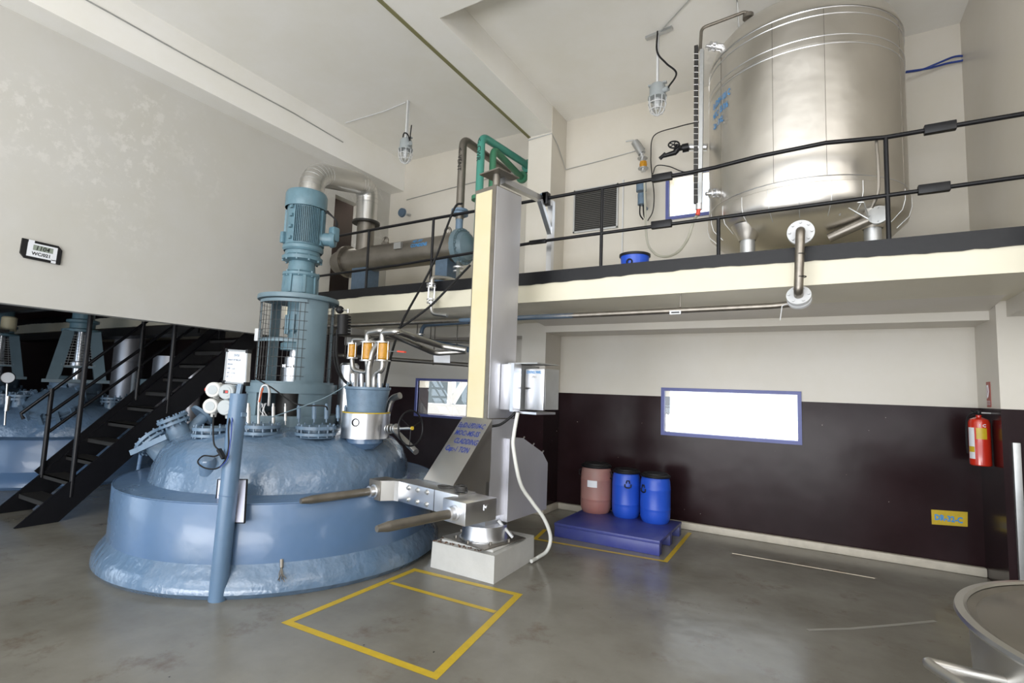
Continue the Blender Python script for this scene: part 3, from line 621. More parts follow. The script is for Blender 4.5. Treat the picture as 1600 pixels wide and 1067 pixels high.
# loose cables over the dome
single('sagging_cable', MB().tube(spline([px(398, 590, Y=3.0), px(425, 606, Y=2.95), px(463, 631, Y=2.95), px(505, 634, Y=3.05), px(512, 640, Y=3.1)]), .0065, 8), M['rubber'], 'black cable sagging across the vent openings below the guard', 'cable')
single('grey_conduit', MB().tube(spline([px(424, 652, Y=2.9), px(470, 636, Y=2.95), px(510, 620, Y=3.1), px(548, 598, Y=3.3)]), .005, 8), M['grayblue'], 'thin grey conduit running up to the rim of the blue pot', 'cable')
t = thing('orange_lead', 'tangle of orange and grey leads standing on the dome left of the plinth', 'cable', px(412, 655, Y=2.95))
MB().tube(spline([px(404, 662, Y=2.93), px(405, 630, Y=2.93), px(409, 606, Y=2.93), px(417, 602, Y=2.95), px(421, 612, Y=2.96), px(420, 634, Y=2.97)]), .012, 8).build('grey_lead', M['galv'], t)
MB().tube(spline([px(405, 628, Y=2.91), px(408, 616, Y=2.91), px(411, 606, Y=2.91)]), .007, 8).build('orange_sleeve', M['orange'], t)
for i in range(6): MB().tube(spline([px(408+2*i, 650, Y=2.9), px(406+random.uniform(0, 14), 640, Y=2.9), px(412+random.uniform(-4, 8), 630, Y=2.9)]), .003, 6).build('wire_strand', M['galv'], t)
# ================================================================ MEZZANINE
t = thing('mezzanine_railing', 'long black two rail pipe railing along the mezzanine edge', 'railing', (-2.5, 4.745, 2.79))
for x, h in ((-6.1, 3.62), (-5.02, 3.62), (-3.95, 3.62), (-2.88, 3.63), (-1.81, 3.635), (-.72, 3.19), (.50, 3.655)):
    MB().cyl((x, 4.765, 2.79), (x, 4.765, h), .0165, n=14).build('post', M['black'], t)
tr = [V(-6.6, 4.765, 3.60), V(-4, 4.765, 3.625), V(-1.5, 4.765, 3.64), V(-.95, 4.765, 3.645), V(-.75, 4.75, 3.645), V(-.4, 4.68, 3.645), V(.1, 4.66, 3.65), V(.5, 4.765, 3.655), V(1.37, 4.765, 3.65)]
MB().tube(tr, .0175, 12).build('top_rail', M['black'], t)
MB().tube([V(-6.6, 4.765, 3.07), V(-4.5, 4.765, 3.10), V(-2.4, 4.765, 3.175), V(.5, 4.765, 3.19), V(1.37, 4.765, 3.20)], .0165, 12).build('mid_rail', M['black'], t)
for x, z in ((-1.22, 3.645), (-1.22, 3.19), (.83, 3.655), (.78, 3.198)):
    MB().bb(x-.095, x+.095, 4.74, 4.79, z-.035, z+.035, bev=.006).build('rail_clamp', M['black'], t)
MB().bb(-2.62, -2.42, 4.745, 4.785, 3.15, 3.195, bev=.01).build('rail_sleeve', M['black'], t)
MB().bb(-2.47, -2.40, 4.72, 4.80, 3.56, 3.69, bev=.004).build('saddle_bracket', M['black'], t)
# ---- big storage tank
TC = V(-.094, 5.63, 0)
t = thing('storage_tank', 'huge polished steel clad tank standing on the mezzanine', 'tank', (TC.x, TC.y, 2.79))
MB().lathe(TC, [(.845, 3.395), (.852, 3.39), (.852, 3.30), (.83, 3.22), (.74, 3.13), (.55, 3.05), (.3, 3.0), (0, 2.98)], 128).build('tank_bottom', M['tanksteel'], t)
MB().lathe(TC, [(.838, 3.385), (.838, 4.60), (.842, 4.605), (.838, 4.61), (.836, 4.93)], 128).build('tank_shell', M['tanksteel'], t)
MB().lathe(TC, [(.843, 4.915), (.843, 4.935), (.80, 5.06), (.71, 5.17), (.54, 5.28), (.32, 5.36), (.28, 5.37), (0, 5.38)], 128).build('tank_top', M['tanksteel'], t)
for z in (3.44, 4.585, 4.66, 4.85, 4.91): MB().torus(TC+V(0, 0, z), (0, 0, 1), .8385, .0045, 96, 6).build('band_seam', M['bright'], t)
for a in (-141, -103, -76, -24, 60):
    c, s = math.cos(math.radians(a)), math.sin(math.radians(a)); MB().bar(TC+V(c*.838, s*.838, 3.44), TC+V(c*.838, s*.838, 4.90), .003, .006, ref=(c, s, 0)).build('sheet_joint', M['dull'], t)
for k in range(11):
    a = math.radians(-170+16*k); c, s = math.cos(a), math.sin(a); MB().tube([TC+V(c*.852, s*.852, 3.39), TC+V(c*.852, s*.852, 3.30), TC+V(c*.83, s*.83, 3.22), TC+V(c*.742, s*.742, 3.13)], .003, 5).build('sheet_joint', M['galv'], t)
for x, y in ((-.52, 5.10), (.43, 5.13), (-.45, 6.1), (.35, 6.1)):
    l = MB().cyl((x, y, 2.79), (x, y, 3.2), .063, n=24).build('leg', M['galv'], t)
    MB().lathe((x, y, 3.04), [(.07, 0), (.14, .14)], 28).build('leg_cone', M['tanksteel'], l)
MB().lathe(TC, [(.10, 5.36), (.10, 5.43), (.15, 5.43), (.15, 5.46), (0, 5.465)], 28).build('top_nozzle', M['steel'], t)
# side door flange at lower right
q = px(1372, 335, Y=4.98)
s_ = MB().cyl(px(1295, 372, Y=5.1), q+V(.0, .05, 0), .04).build('slanting_nozzle', M['dull'], t)
MB().lathe(q, [(0, .03), (.075, .03), (.075, 0), (0, -.005)], 28, V(.25, 1, -.1)).bolts(q, V(.25, 1, -.1), .058, 4, .006, .012).build('blind_flange', M['galv'], s_)
mb = MB(); P = [px(1312, 337, Y=4.94), px(1315, 317, Y=4.92), px(1350, 316, Y=4.92), px(1357, 340, Y=4.94)]
for a, b in zip(P, P[1:]): mb.bar(a, b, .008, .008)
mb.bar(px(1326, 325, Y=4.92), px(1356, 342, Y=4.92), .012, .008)
mb.build('support_gusset', M['galv'], t)
MB().tube(spline([px(1369, 218, Y=4.78), px(1372, 260, Y=4.78), px(1372, 300, Y=4.80), px(1362, 325, Y=4.84)]), .012, 10).build('earthing_strip', M['dull'], t)
# writing on the tank: lettering follows the shell
for i, s in enumerate(('Eq.ID:RV-101 C', 'MOC : SS 316', 'Cap : 3 KL')):
    q = px(1122, 155+16*i, Y=5.15); z0_ = q.z; a_st = math.atan2(q.y-TC.y, q.x-TC.x)
    a_st = math.radians(-152)
    o = text_mb(s, .085, (0, 0, 0), (1, 0, 0), (0, 1, 0), sx=.55, bold=.002, mapf=lambda u, v, z0_=z0_, a=a_st: TC+V(math.cos(a+u/.84)*.8435, math.sin(a+u/.84)*.8435, z0_+v-.06))
    o.build('writing', M['inkl'], t, label='blue hand written identity line')
# drain line dropping in front of the slab
t = thing('tank_drain', 'steel elbow pipe with two white flanges dropping in front of the slab', 'pipe', (-.09, 4.6, 2.4))
fa = px(1251, 362, Y=4.62); fb = px(1248, 462, Y=4.62)
MB().lathe(fa+V(0, .03, 0), [(0, -.02), (.098, -.02), (.098, .02), (0, .02)], 36, (0, 1, 0)).bolts(fa+V(0, .02, 0), (0, 1, 0), .078, 8, .009, .03).build('upper_flange', M['white'], t)
MB().tube(arc([fa+V(0, .05, 0), fa+V(0, -.07, 0), fb+V(0, -.07, .02), fb+V(0, .03, -.01)], .09, 8), .034, 20).build('drop_pipe', M['pipe'], t)
for dz in (.2, .38): MB().torus(fa+V(0, -.07, -dz), (0, 0, 1), .034, .004, 20, 6).build('weld', M['dark'], t)
MB().lathe(fb, [(0, -.012), (.088, -.012), (.088, .014), (.05, .02), (.05, .03), (.088, .036), (.088, .06), (0, .062)], 36, (.05, .9, -.45)).bolts(fb, (.05, .9, -.45), .07, 6, .009, .025).build('lower_flange', M['white'], t)
# long transfer pipe below the slab
t = thing('transfer_pipe', 'long steel pipe with blue painted end running under the slab edge', 'pipe', (-2.5, 4.72, 2.38))
ye = fb.y+.09
MB().tube(arc([fb+V(0, .05, -.02), fb+V(0, .12, -.04), V(-.3, ye+.05, 2.37), V(-2.0, ye+.08, 2.37), V(-6.6, ye+.05, 2.37)], .05, 4), .026, 16).build('pipe', M['pipe'], t)
MB().cyl((-3.5, ye+.07, 2.37), (-2.1, ye+.08, 2.37), .0265, n=16).build('blue_paint_band', M['lightblue'], t)
MB().box(px(1055, 488, Y=ye+.04), (.10, .004, .035)).build('pipe_tag', M['white'], t)
MB().box(px(1055, 488, Y=ye+.036), (.07, .004, .012)).build('tag_mark', M['text'], t)
for x in (-1.05, -3.2): MB().torus((x, ye+.08, 2.37), (1, 0, 0), .03, .006, 20, 6).cyl((x, ye+.08, 2.39), (x, ye+.08, 2.53), .006).build('pipe_hanger', M['dull'], t)
MB().tube([px(1231, 474, Y=4.66), px(1222, 478, Y=4.66), px(1219, 500, Y=4.66)], .004, 6).build('tag_wire', M['white'], t)
# level gauge assembly left of the tank
t = thing('level_gauge', 'tall slotted level gauge on piping left of the big tank', 'gauge', (-.97, 5.15, 3.4))
G = lambda x, y, Y=5.1: px(x, y, Y=Y)
MB().bar(G(1097, 78), G(1094, 318), .035, .04, (0, 1, 0)).build('gauge_body', M['galv'], t)
MB().bar(G(1088, 72), G(1087, 318), .035, .035, (0, 1, 0)).build('gauge_cover', M['dark'], t)
for i in range(24): MB().cyl(G(1084, 84+9.6*i, 5.085), G(1091, 84+9.6*i, 5.085), .004, n=6).build('cover_bolt', M['steel'], t)
MB().tube(arc([G(1094, 80), G(1096, 44), G(1168, 17, 5.2), G(1171, 45, 5.25)], .05, 6), .016, 12).build('vent_line', M['pipe'], t)
MB().lathe(G(1169, 26, 5.2), [(0, -.02), (.05, -.02), (.05, 0), (.05, .02), (0, .022)], 20, (0, 0, 1)).bolts(G(1169, 26, 5.2), (0, 0, 1), .04, 4, .006, .03).build('vent_flange', M['dull'], t)
for y, nm in ((78, 'upper_take_off'), (303, 'lower_take_off')):
    a, b = G(1103, y-6 if y < 100 else y), G(1150, y-2 if y < 100 else y-5, 5.25); d = (b-a)
    m_ = MB().cyl(a, b, .018)
    for k in (.15, .3, .62, .78): m_.lathe(a+d*k, [(0, -.007), (.045, -.007), (.045, .007), (0, .007)], 20, d)
    m_.cyl(a+d*.3, a+d*.62, .034).bolts(a+d*.46, d, .036, 4, .005, .09)
    m_.build(nm, M['bright'], t)
    MB().lathe(b-d*.03, [(.05, 0), (.11, .03), (.112, .032), (0, .035)], 32, d).build('shell_pad', M['tanksteel'], t)
MB().cyl(G(1093, 318), G(1092, 330), .012).lathe(G(1092, 323), [(0, -.03), (.03, -.03), (.03, .03), (0, .03)], 16).build('drain_cock', M['bright'], t)
MB().cyl(G(1092, 326), G(1090, 336), .02).build('red_cock', M['redp'], t)
# black gate valve on a stub left of the tank
t = thing('gate_valve', 'black valve with a spoked wheel on a stub left of the tank', 'valve', px(1060, 234, Y=5.4))
MB().cyl(px(1105, 230, Y=5.45), px(1076, 230, Y=5.45), .035).build('stub_pipe', M['bright'], t)
q = px(1058, 233, Y=5.4)
MB().cyl(px(1076, 230, Y=5.43), px(1066, 232, Y=5.42), .045).cyl(px(1068, 230, Y=5.42), q, .028).lathe(q, [(0, -.05), (.04, -.04), (.03, .03), (.02, .06), (0, .06)], 16, (-.3, 0, -.5)).cyl(px(1056, 238, Y=5.4), px(1036, 244, Y=5.38), .028, .02).cyl(px(1040, 240, Y=5.38), px(1031, 248, Y=5.37), .02).build('valve_body', M['black'], t)
wc = px(1053, 226, Y=5.36); wa = V(.25, -.85, .45)
mb = MB().torus(wc, wa, .055, .009, 20, 6); xx, yy, zz = frame_of(wa)
for k in range(5): a = 2*PI*k/5; mb.cyl(wc, wc+(xx*math.cos(a)+yy*math.sin(a))*.055, .006, n=6)
mb.build('valve_wheel', M['black'], t)
# wall mounted pump group
t = thing('dosing_valve_group', 'amber valve over grey blue actuators on the wall beside the upper window', 'valve', px(1003, 300, Y=6.5))
Gp = lambda x, y: px(x, y, Y=6.5)
MB().cyl(Gp(992, 222), Gp(1003, 240), .05).cyl(Gp(996, 222), V(Gp(996, 222).x, YW, Gp(996, 222).z), .03).cyl(Gp(978, 221), Gp(990, 219), .01).build('upper_cock', M['galv'], t)
MB().cyl(Gp(1003, 240), Gp(1005, 268), .03).build('riser', M['bright'], t)
MB().lathe(Gp(1005, 262), [(0, 0), (.045, 0), (.05, .04), (.045, .08), (0, .08)], 18).build('amber_body', M['amber'], t)
MB().lathe(Gp(1005, 264), [(0, 0), (.065, 0), (.065, .012), (0, .012)], 18).lathe(Gp(1004, 248), [(0, 0), (.065, 0), (.065, .012), (0, .012)], 18).build('flange_pair', M['galv'], t)
MB().cyl(Gp(1002, 285), Gp(1002, 299), .065).build('actuator', M['bluef'], t); MB().cyl(Gp(1003, 303), Gp(1003, 320), .055).cyl(Gp(1003, 318), V(Gp(1003, 318).x, YW, Gp(1003, 318).z), .02).build('actuator', M['bluef'], t)
MB().tube(spline([Gp(1000, 320), Gp(1000, 335), Gp(1005, 343)]), .009, 8).tube(spline([Gp(1005, 320), Gp(1006, 336), Gp(1009, 343)]), .009, 8).build('cable', M['rubber'], t)
single('clear_drain_hose', MB().tube(spline([px(1007, 282, Y=6.4), px(1008, 320, Y=6.3), px(1011, 375, Y=6.0), px(1022, 395, Y=5.7), px(1040, 401, Y=5.6), px(1060, 393, Y=5.45), px(1075, 372, Y=5.3), px(1084, 345, Y=5.2), px(1090, 335, Y=5.12)], 8), .014, 12), M['hose'], 'milky hose sagging in a U from the wall valves to the level gauge', 'hose')
single('signal_cable', MB().tube(spline([px(1094, 190, Y=5.6), px(1060, 198, Y=6.0), px(1022, 212, Y=6.6), px(1017, 245, Y=6.6), px(1019, 275, Y=6.6), px(1022, 305, Y=6.6), px(1020, 330, Y=6.6), px(1012, 345, Y=6.6)], 8), .007, 8), M['rubber'], 'black signal cable dropping from the level gauge down the wall', 'cable')
single('signal_cable', MB().tube(spline([px(1020, 272, Y=6.6), px(1026, 259, Y=6.6), px(1045, 260, Y=6.6), px(1066, 268, Y=6.6), px(1085, 270, Y=6.4)], 8), .007, 8), M['rubber'], 'black cable curving over the top of the upper window', 'cable')
t = thing('blue_cable_bundle', 'loop of blue cable hanging from a hook right of the tank', 'cable', px(1460, 100, Y=6.6))
MB().tube(spline([px(1416, 112, Y=6.5), px(1450, 107, Y=6.6), px(1480, 99, Y=6.66), px(1505, 94, Y=6.68), px(1507, 88, Y=6.68), px(1490, 89, Y=6.66), px(1465, 99, Y=6.6), px(1440, 109, Y=6.6), px(1416, 113, Y=6.5)], 8), .011, 8).build('cable', M['bluecable'], t)
MB().cyl(px(1508, 88, Y=6.68), px(1508, 86, Y=6.72), .008).build('hook', M['white'], t)
# louvre
t = thing('wall_louvre', 'grey slatted ventilation louvre on the wall beside the pillar', 'vent', (-2.64, YW-.02, 4.18))
l0, l1 = px(898, 299, Y=YW), px(967, 292, Y=YW); zb = px(898, 365, Y=YW).z; zt = l0.z
mb = MB().bb(l0.x, l1.x, YW-.03, YW, zb, zb+.02).bb(l0.x, l1.x, YW-.03, YW, zt-.02, zt).bb(l0.x, l0.x+.02, YW-.03, YW, zb, zt).bb(l1.x-.02, l1.x, YW-.03, YW, zb, zt)
fr = mb.build('louvre_frame', M['galv'], t); mb = MB()
k = 22
for i in range(k):
    z = zb+.02+(zt-zb-.04)*(i+.5)/k; mb.box(((l0.x+l1.x)/2, YW-.012, z), (l1.x-l0.x-.03, .022, .004), m=Matrix.Rotation(.6, 3, 'X'))
mb.build('slats', M['louver'], t); MB().bb(l0.x+.01, l1.x-.01, YW-.003, YW, zb, zt).build('back_mesh', M['dark'], t)
single('cable_conduit', MB().bb(l1.x+.06, l1.x+.075, YW-.02, YW, 2.9, zt+.04), M['white'], 'thin white conduit down the wall right of the louvre', 'conduit')
t = thing('blue_bucket', 'round blue bucket with a black lid on the mezzanine', 'bucket', (-1.40, 4.93, 2.79))
bc = V(px(992, 395, Y=4.97).x, 4.97, 2.79)
MB().lathe(bc, [(0, 0), (.125, 0), (.14, .17), (0, .17)], 36).build('bucket_body', M['drumblue'], t)
MB().lathe(bc, [(.135, .165), (.152, .168), (.152, .19), (.12, .197), (0, .198)], 36).build('lid', M['rubber'], t)
MB().torus(bc+V(-.01, -.14, .09), (0, -1, 0), .026, .008, 16, 6).build('handle', M['rubber'], t)
# ---- condenser
t = thing('shell_condenser', 'long brown grey steel condenser lying along the mezzanine wall', 'condenser', (-5.2, 5.55, 2.79))
cy, cz, cr_ = 5.5, px(630, 398, Y=5.5).z, .19
xh = px(722, 382, Y=5.5).x
MB().cyl((-6.35, cy, cz), (xh, cy, cz), cr_, n=48).lathe((-6.35, cy, cz), [(cr_, 0), (cr_*.88, .08), (.08, .12), (0, .13)], 40, (-1, 0, 0)).build('shell', M['dull'], t)
MB().lathe((-6.20, cy, cz), [(cr_, -.03), (cr_+.055, -.03), (cr_+.055, .03), (cr_, .03)], 40, (1, 0, 0)).bolts((-6.20, cy, cz), (1, 0, 0), cr_+.035, 16, .010, .045).build('end_flange', M['dull'], t)
MB().lathe((xh, cy, cz), [(cr_, -.04), (.245, -.04), (.245, .035), (.205, .04), (.185, .10), (.11, .15), (0, .17)], 40, (1, 0, 0)).bolts((xh, cy, cz), (1, 0, 0), .225, 20, .011, .055).build('channel_head', M['grayblue'], t)
MB().bb(-5.98, -5.66, cy-.12, cy+.12, 2.79, cz-.1).build('saddle', M['lightblue'], t); MB().bb(xh-.34, xh-.14, cy-.12, cy+.12, 2.79, cz-.1).build('saddle', M['lightblue'], t)
MB().cyl(V(db.x, db.y, cz+.1), db, .13).build('inlet_nozzle', M['dull'], t)
for x in (-5.45, xh-.25): MB().torus((x, cy, cz+cr_+.06), (0, 1, 0), .045, .018, 20, 8).bb(x-.06, x+.06, cy-.02, cy+.02, cz+cr_-.02, cz+cr_+.03).build('lifting_eye', M['dull'], t)
MB().box(px(622, 384, Y=cy-.2), (.13, .04, .09)).build('name_plate_bracket', M['galv'], t)
for i, s in enumerate(('HE-101', 'CONDENS')):
    q = px(642, 379+8*i, Y=cy-.18)
    mf = lambda u, v, q=q: V(q.x+u, cy-math.cos(math.asin(max(-1, min(1, (q.z+v-cz)/(cr_+.003)))))*(cr_+.0035), q.z+v)
    text_mb(s, .07, (0, 0, 0), (1, 0, 0), (0, 1, 0), sx=.85, bold=.002, mapf=mf).build('writing', M['inkl'], t, label='blue hand written mark')
# vent pipe and green cooling pipes
t = thing('vent_pipe', 'grey vent pipe rising from the condenser and turning to the back wall', 'pipe', (-4.22, 5.5, 4.0))
vx = px(719, 320, Y=5.5).x
pv = arc([V(vx, 5.5, 3.92), V(vx, 5.5, 4.99), V(vx-.0, 5.5, 5.0), V(-3.95, YW, 5.12)], .12, 6)
pv = arc([V(vx, 5.5, 3.86), V(vx, 5.5, 5.0), V(vx, YW, 5.0)], .13, 8)
MB().tube(pv, .055, 20).build('pipe', M['dull'], t)
MB().cyl((vx, 5.5, cz+cr_-.03), (vx, 5.5, 3.93), .05).lathe((vx, 5.5, 3.95), [(0, -.03), (.115, -.03), (.115, 0), (0, 0)], 28).lathe((vx, 5.5, 3.98), [(0, -.022), (.115, -.022), (.115, .012), (0, .012)], 28).bolts((vx, 5.5, 3.955), (0, 0, 1), .095, 8, .009, .045).build('flange_pair', M['bluef'], t)
def vert_text(s, size, x, y, z, m, t, r):
    mb = MB()
    text_mb(s, size, V(x, y, z), (0, 0, -1), (1, 0, 0), mapf=None).build('writing', m, t)
vert_text('<- VENT', .09, vx-.03, 5.44, 4.85, M['text'], t, .05)
t = thing('cooling_pipe', 'light green pipe marked CWR looping into the back wall', 'pipe', (-3.87, 5.5, 4.3))
tx = px(751, 250, Y=5.5).x
MB().tube(arc([V(tx, 5.5, 3.5), V(tx, 5.5, 4.97), V(tx+.06, YW-.12, 5.02), V(tx+.06, YW, 5.02)], .13, 8), .052, 20).build('pipe', M['teal'], t)
MB().lathe((tx+.06, YW-.02, 5.02), [(0, -.03), (.10, -.03), (.10, .02)], 24, (0, 1, 0)).build('wall_collar', M['teal'], t)
MB().lathe((tx, 5.5, 4.1), [(0, -.02), (.10, -.02), (.10, .03), (0, .03)], 24).build('flange', M['green'], t)
vert_text('<- CWR', .09, tx-.03, 5.445, 4.92, M['text'], t, .05)
t = thing('cooling_pipe', 'dark green pipe tucked inside the light green loop', 'pipe', (-3.75, 5.7, 4.3))
MB().tube(arc([V(tx+.05, 5.72, 3.4), V(tx+.05, 5.72, 4.88), V(tx-.04, YW-.1, 4.86), V(tx-.04, YW, 4.86)], .12, 8), .047, 18).build('pipe', M['green'], t)
MB().lathe((tx-.04, YW-.03, 4.86), [(0, -.02), (.09, -.02), (.09, .03)], 24, (0, 1, 0)).build('wall_collar', M['green'], t)
# sight glass and outlet below condenser head
t = thing('sight_glass', 'glass sight tube with flanged ends hanging before the slab edge', 'pipe', px(673, 460, Y=4.66))
S = lambda x, y, Y=4.63: px(x, y, Y=Y)
sg = MB().cyl(S(674, 470), S(675, 446), .034, n=20).build('glass_tube', M['glass'], t)
mb = MB()
for y in (444, 448, 468, 473): mb.lathe(S(674, y), [(0, -.007), (.055, -.007), (.055, .007), (0, .007)], 20)
mb.bolts(S(674, 458), (0, 0, 1), .047, 4, .005, .09).build('clamping_flanges', M['bright'], t)
MB().tube(arc([S(675, 446), S(675, 433), S(700, 435, 4.8), S(715, 440, 5.2), S(716, 415, 5.4), S(716, 400, 5.45)], .07, 6), .026, 14).build('inlet_pipe', M['steel'], t)
MB().lathe(S(716, 423, 5.4), [(0, -.02), (.07, -.02), (.07, 0), (0, 0)], 20).lathe(S(716, 418, 5.4), [(0, -.01), (.07, -.01), (.07, .01), (0, .01)], 20).build('flange_pair', M['bright'], t)
MB().tube(arc([S(674, 470), S(674, 490), S(699, 493)], .07, 6), .022, 14).build('outlet_pipe', M['steel'], t)
for i, (pts, lab) in enumerate((([(722, 318, 4.7), (712, 322, 4.7), (700, 350, 4.68), (682, 400, 4.6), (660, 445, 4.5), (630, 500, 4.2), (614, 545, 4.0), (600, 605, 3.75)], 'black cable running from the railing down to the blue receiver pot'),
                              ([(735, 414, 4.7), (705, 445, 4.6), (670, 480, 4.5), (620, 515, 4.3), (575, 535, 4.0), (552, 545, 3.8)], 'black cable slanting past the sight glass toward the guard'))):
    single('power_cable', MB().tube(spline([px(x, y, Y=Y) for x, y, Y in pts], 8), .013, 10), M['rubber'], lab, 'cable')
# pipes under the slab on the left
t = thing('branch_line', 'steel branch line with a small flanged elbow under the slab', 'pipe', px(690, 505, Y=5.6))
MB().tube(arc([px(733, 503, Y=5.6), px(660, 508, Y=5.6), px(657, 532, Y=5.6)], .1, 6), .028, 14).build('pipe', M['lightblue'], t)
MB().lathe(px(657, 524, Y=5.6), [(0, -.03), (.06, -.03), (.06, -.015), (.03, -.01), (.03, .0), (.06, .005), (.06, .02), (0, .02)], 20).build('flange_pair', M['steel'], t)
for (a, b, r, m, lab) in (((516, 554), (742, 571), .03, 'dull', 'lower dark pipe running along the back wall below the slab'), ((516, 523), (735, 535), .02, 'dull', 'thin pipe under the slab behind the amber valves'), ((640, 527), (740, 548), .04, 'lightblue', 'blue grey pipe slanting behind the lifting mast')):
    A, B = px(*a, Y=5.9), px(*b, Y=5.9)
    t = thing('service_pipe', lab, 'pipe', A)
    MB().cyl(A, B, r, n=16).build('pipe', M[m], t)
    for f_ in (.12, .75): q = A.lerp(B, f_); MB().bar(q+V(0, 0, r), V(q.x, q.y, 2.53), .012, .012, (0, 1, 0)).torus(q, B-A, r+.004, .006, 20, 6).build('pipe_hanger', M['dull'], t)
t = thing('hanging_tag', 'white paper tag hanging on a wire under the slanting pipe', 'tag', px(689, 560, Y=4.5))
A = px(677, 553, Y=4.5); B = px(703, 554, Y=4.5); C_ = px(703, 567, Y=4.5); D_ = px(678, 566, Y=4.5)
MB().prism([A, B, C_, D_], (0, .003, 0)).build('tag_sheet', M['paper'], t)
MB().tube([px(678, 553, Y=4.5), px(684, 540, Y=4.5), px(694, 553, Y=4.5)], .002, 5).build('tag_wire', M['white'], t)
# round blue box on the wall, ceiling lamps, cables on beams
t = thing('round_box', 'round grey blue junction box on the wall above the condenser', 'box', px(628, 332, Y=YW))
MB().lathe(px(628, 332, Y=YW-.02), [(0, -.02), (.075, -.02), (.085, .03)], 28, (0, 1, 0)).build('box_body', M['lightblue'], t)
MB().cyl(px(636, 335, Y=YW-.03), px(641, 336, Y=YW-.03), .02).build('cable_gland', M['galv'], t)
def bulkhead(top, c, label, rod=.02):
    t = thing('bulkhead_lamp', label, 'lamp', (c.x, c.y, c.z), 0, 'caged bulkhead lamps')
    MB().bar(V(c.x, c.y, 5.6), V(c.x, c.y, c.z+.14), rod*2, rod).build('drop_rod', M['white'], t)
    MB().lathe(c, [(0, .13), (.07, .13), (.085, .10), (.088, .0), (.10, -.01), (.10, -.03), (0, -.03)], 24).cyl(c+V(.07, -.03, .03), c+V(.13, -.05, .03), .028).bb(c.x-.1, c.x+.1, c.y-.02, c.y+.02, c.z+.13, c.z+.145).build('housing', M['grey'], t)
    MB().lathe(c, [(.07, -.03), (.07, -.10), (.055, -.17), (.025, -.20), (0, -.205)], 24).build('glass_dome', M['glass'], t)
    MB().lathe(c, [(0, -.03), (.03, -.03), (.035, -.09), (.02, -.13), (0, -.135)], 16).build('bulb', M['white'], t)
    g = MB()
    for k in range(8):
        a = 2*PI*k/8; d = V(math.cos(a), math.sin(a), 0); g.tube([c+d*.095+V(0, 0, -.03), c+d*.09+V(0, 0, -.12), c+d*.062+V(0, 0, -.19), c+d*.0+V(0, 0, -.225)], .005, 6)
    g.torus(c+V(0, 0, -.09), (0, 0, 1), .094, .005, 24, 6).torus(c+V(0, 0, -.16), (0, 0, 1), .078, .005, 24, 6)
    g.build('wire_cage', M['white'], t); return t
c = px(634, 232, Y=5.22); t = bulkhead(None, c, 'caged bulkhead lamp hanging from the ceiling left of the main beam')
MB().tube(spline([c+V(-.07, 0, .14), c+V(0, -.05, .20), c+V(.06, -.04, .17), c+V(.12, -.05, .05)]), .009, 8).cyl(c+V(.09, -.03, .06), c+V(.11, -.03, .30), .008).build('lamp_cable', M['rubber'], t)
c = px(1029, 150, Y=5.42); c = V(px(1029, 55, Z=5.58).x, 5.42, c.z); t = bulkhead(None, c, 'caged bulkhead lamp hanging from the ceiling left of the tank')
MB().tube(spline([c+V(0, -.02, .75), c+V(.0, -.03, .5), c+V(.10, -.04, .33), c+V(.21, -.04, .18), c+V(.12, -.05, .03)]), .010, 8).build('lamp_cable', M['rubber'], t)
MB().bar(V(c.x-.14, c.y+.02, 5.585), V(c.x+.16, c.y-.02, 5.585), .05, .03).build('ceiling_bracket', M['galv'], t)
single('ceiling_cable', MB().tube([V(c.x, c.y, 5.585), V(-.95, 5.0, 5.59), V(-.62, 4.7, 5.59), V(-.62, 5.3, 5.57), V(-.62, 5.5, 5.2)], .007, 6), M['galv'], 'thin cable on the ceiling from the lamp to above the gauge', 'cable')
single('ceiling_cable', MB().tube([px(540, 192, Z=5.59), px(570, 183, Z=5.59), px(600, 174, Z=5.59), px(634, 160, Z=5.59)], .007, 6), M['white'], 'thin white cable on the ceiling leading to the left lamp', 'cable')
single('beam_cable', MB().tube([V(-6.272, -3, 5.36), V(-6.272, 2.2, 5.35), V(-6.272, 3.0, 5.34), V(-6.272, 4.4, 5.36), V(-6.272, 5.3, 5.33)], .008, 6), M['galv'], 'grey cable clipped along the side of the left ceiling beam', 'cable')
single('wall_cable', MB().tube([V(-6.2, YW-.012, 4.88), V(-5.2, YW-.012, 4.93), V(-3.52, YW-.012, 5.0)], .008, 6), M['galv'], 'thin grey cable sagging across the back wall behind the vent pipe', 'cable')
single('wall_cable', MB().tube([V(-3.5, 6.228, 5.17), V(-3.13, 6.228, 5.19), V(-3.118, 6.4, 5.1), V(-3.118, 6.70, 4.85), V(-2.6, YW-.012, 4.88), V(-1.95, YW-.012, 4.93)], .007, 6), M['galv'], 'thin cable wrapped round the pillar top and along the upper wall', 'cable')
# clock on the left wall
t = thing('wall_clock', 'small digital clock showing 1104 with a WC/021 label on the left wall', 'clock', (-6.59, 1.98, 2.8))
CX = -6.6; q = [px(x, y, X=CX) for x, y in ((34, 373), (97, 384), (92, 413), (30, 404))]
c = sum(q, V(0, 0, 0))/4; w_, h_ = .315, .185; ydir = V(0, 1, 0)*math.cos(-.03)+V(0, 0, 1)*math.sin(-.03); zdir = V(0, -math.sin(-.03), math.cos(.03)); ydir.normalize()
R_ = lambda u, v, d=0: V(CX, c.y, c.z)+ydir*u+zdir*v+V(d, 0, 0)
def plate(pts, d0, d1): return MB().prism([R_(u, v, d0) for u, v in pts], (d1-d0, 0, 0))
plate([(-w_/2, -h_/2+.04), (-w_/2+.035, -h_/2), (w_/2, -h_/2), (w_/2, h_/2-.04), (w_/2-.035, h_/2), (-w_/2, h_/2)], 0, .022).build('case', M['rubber'], t)
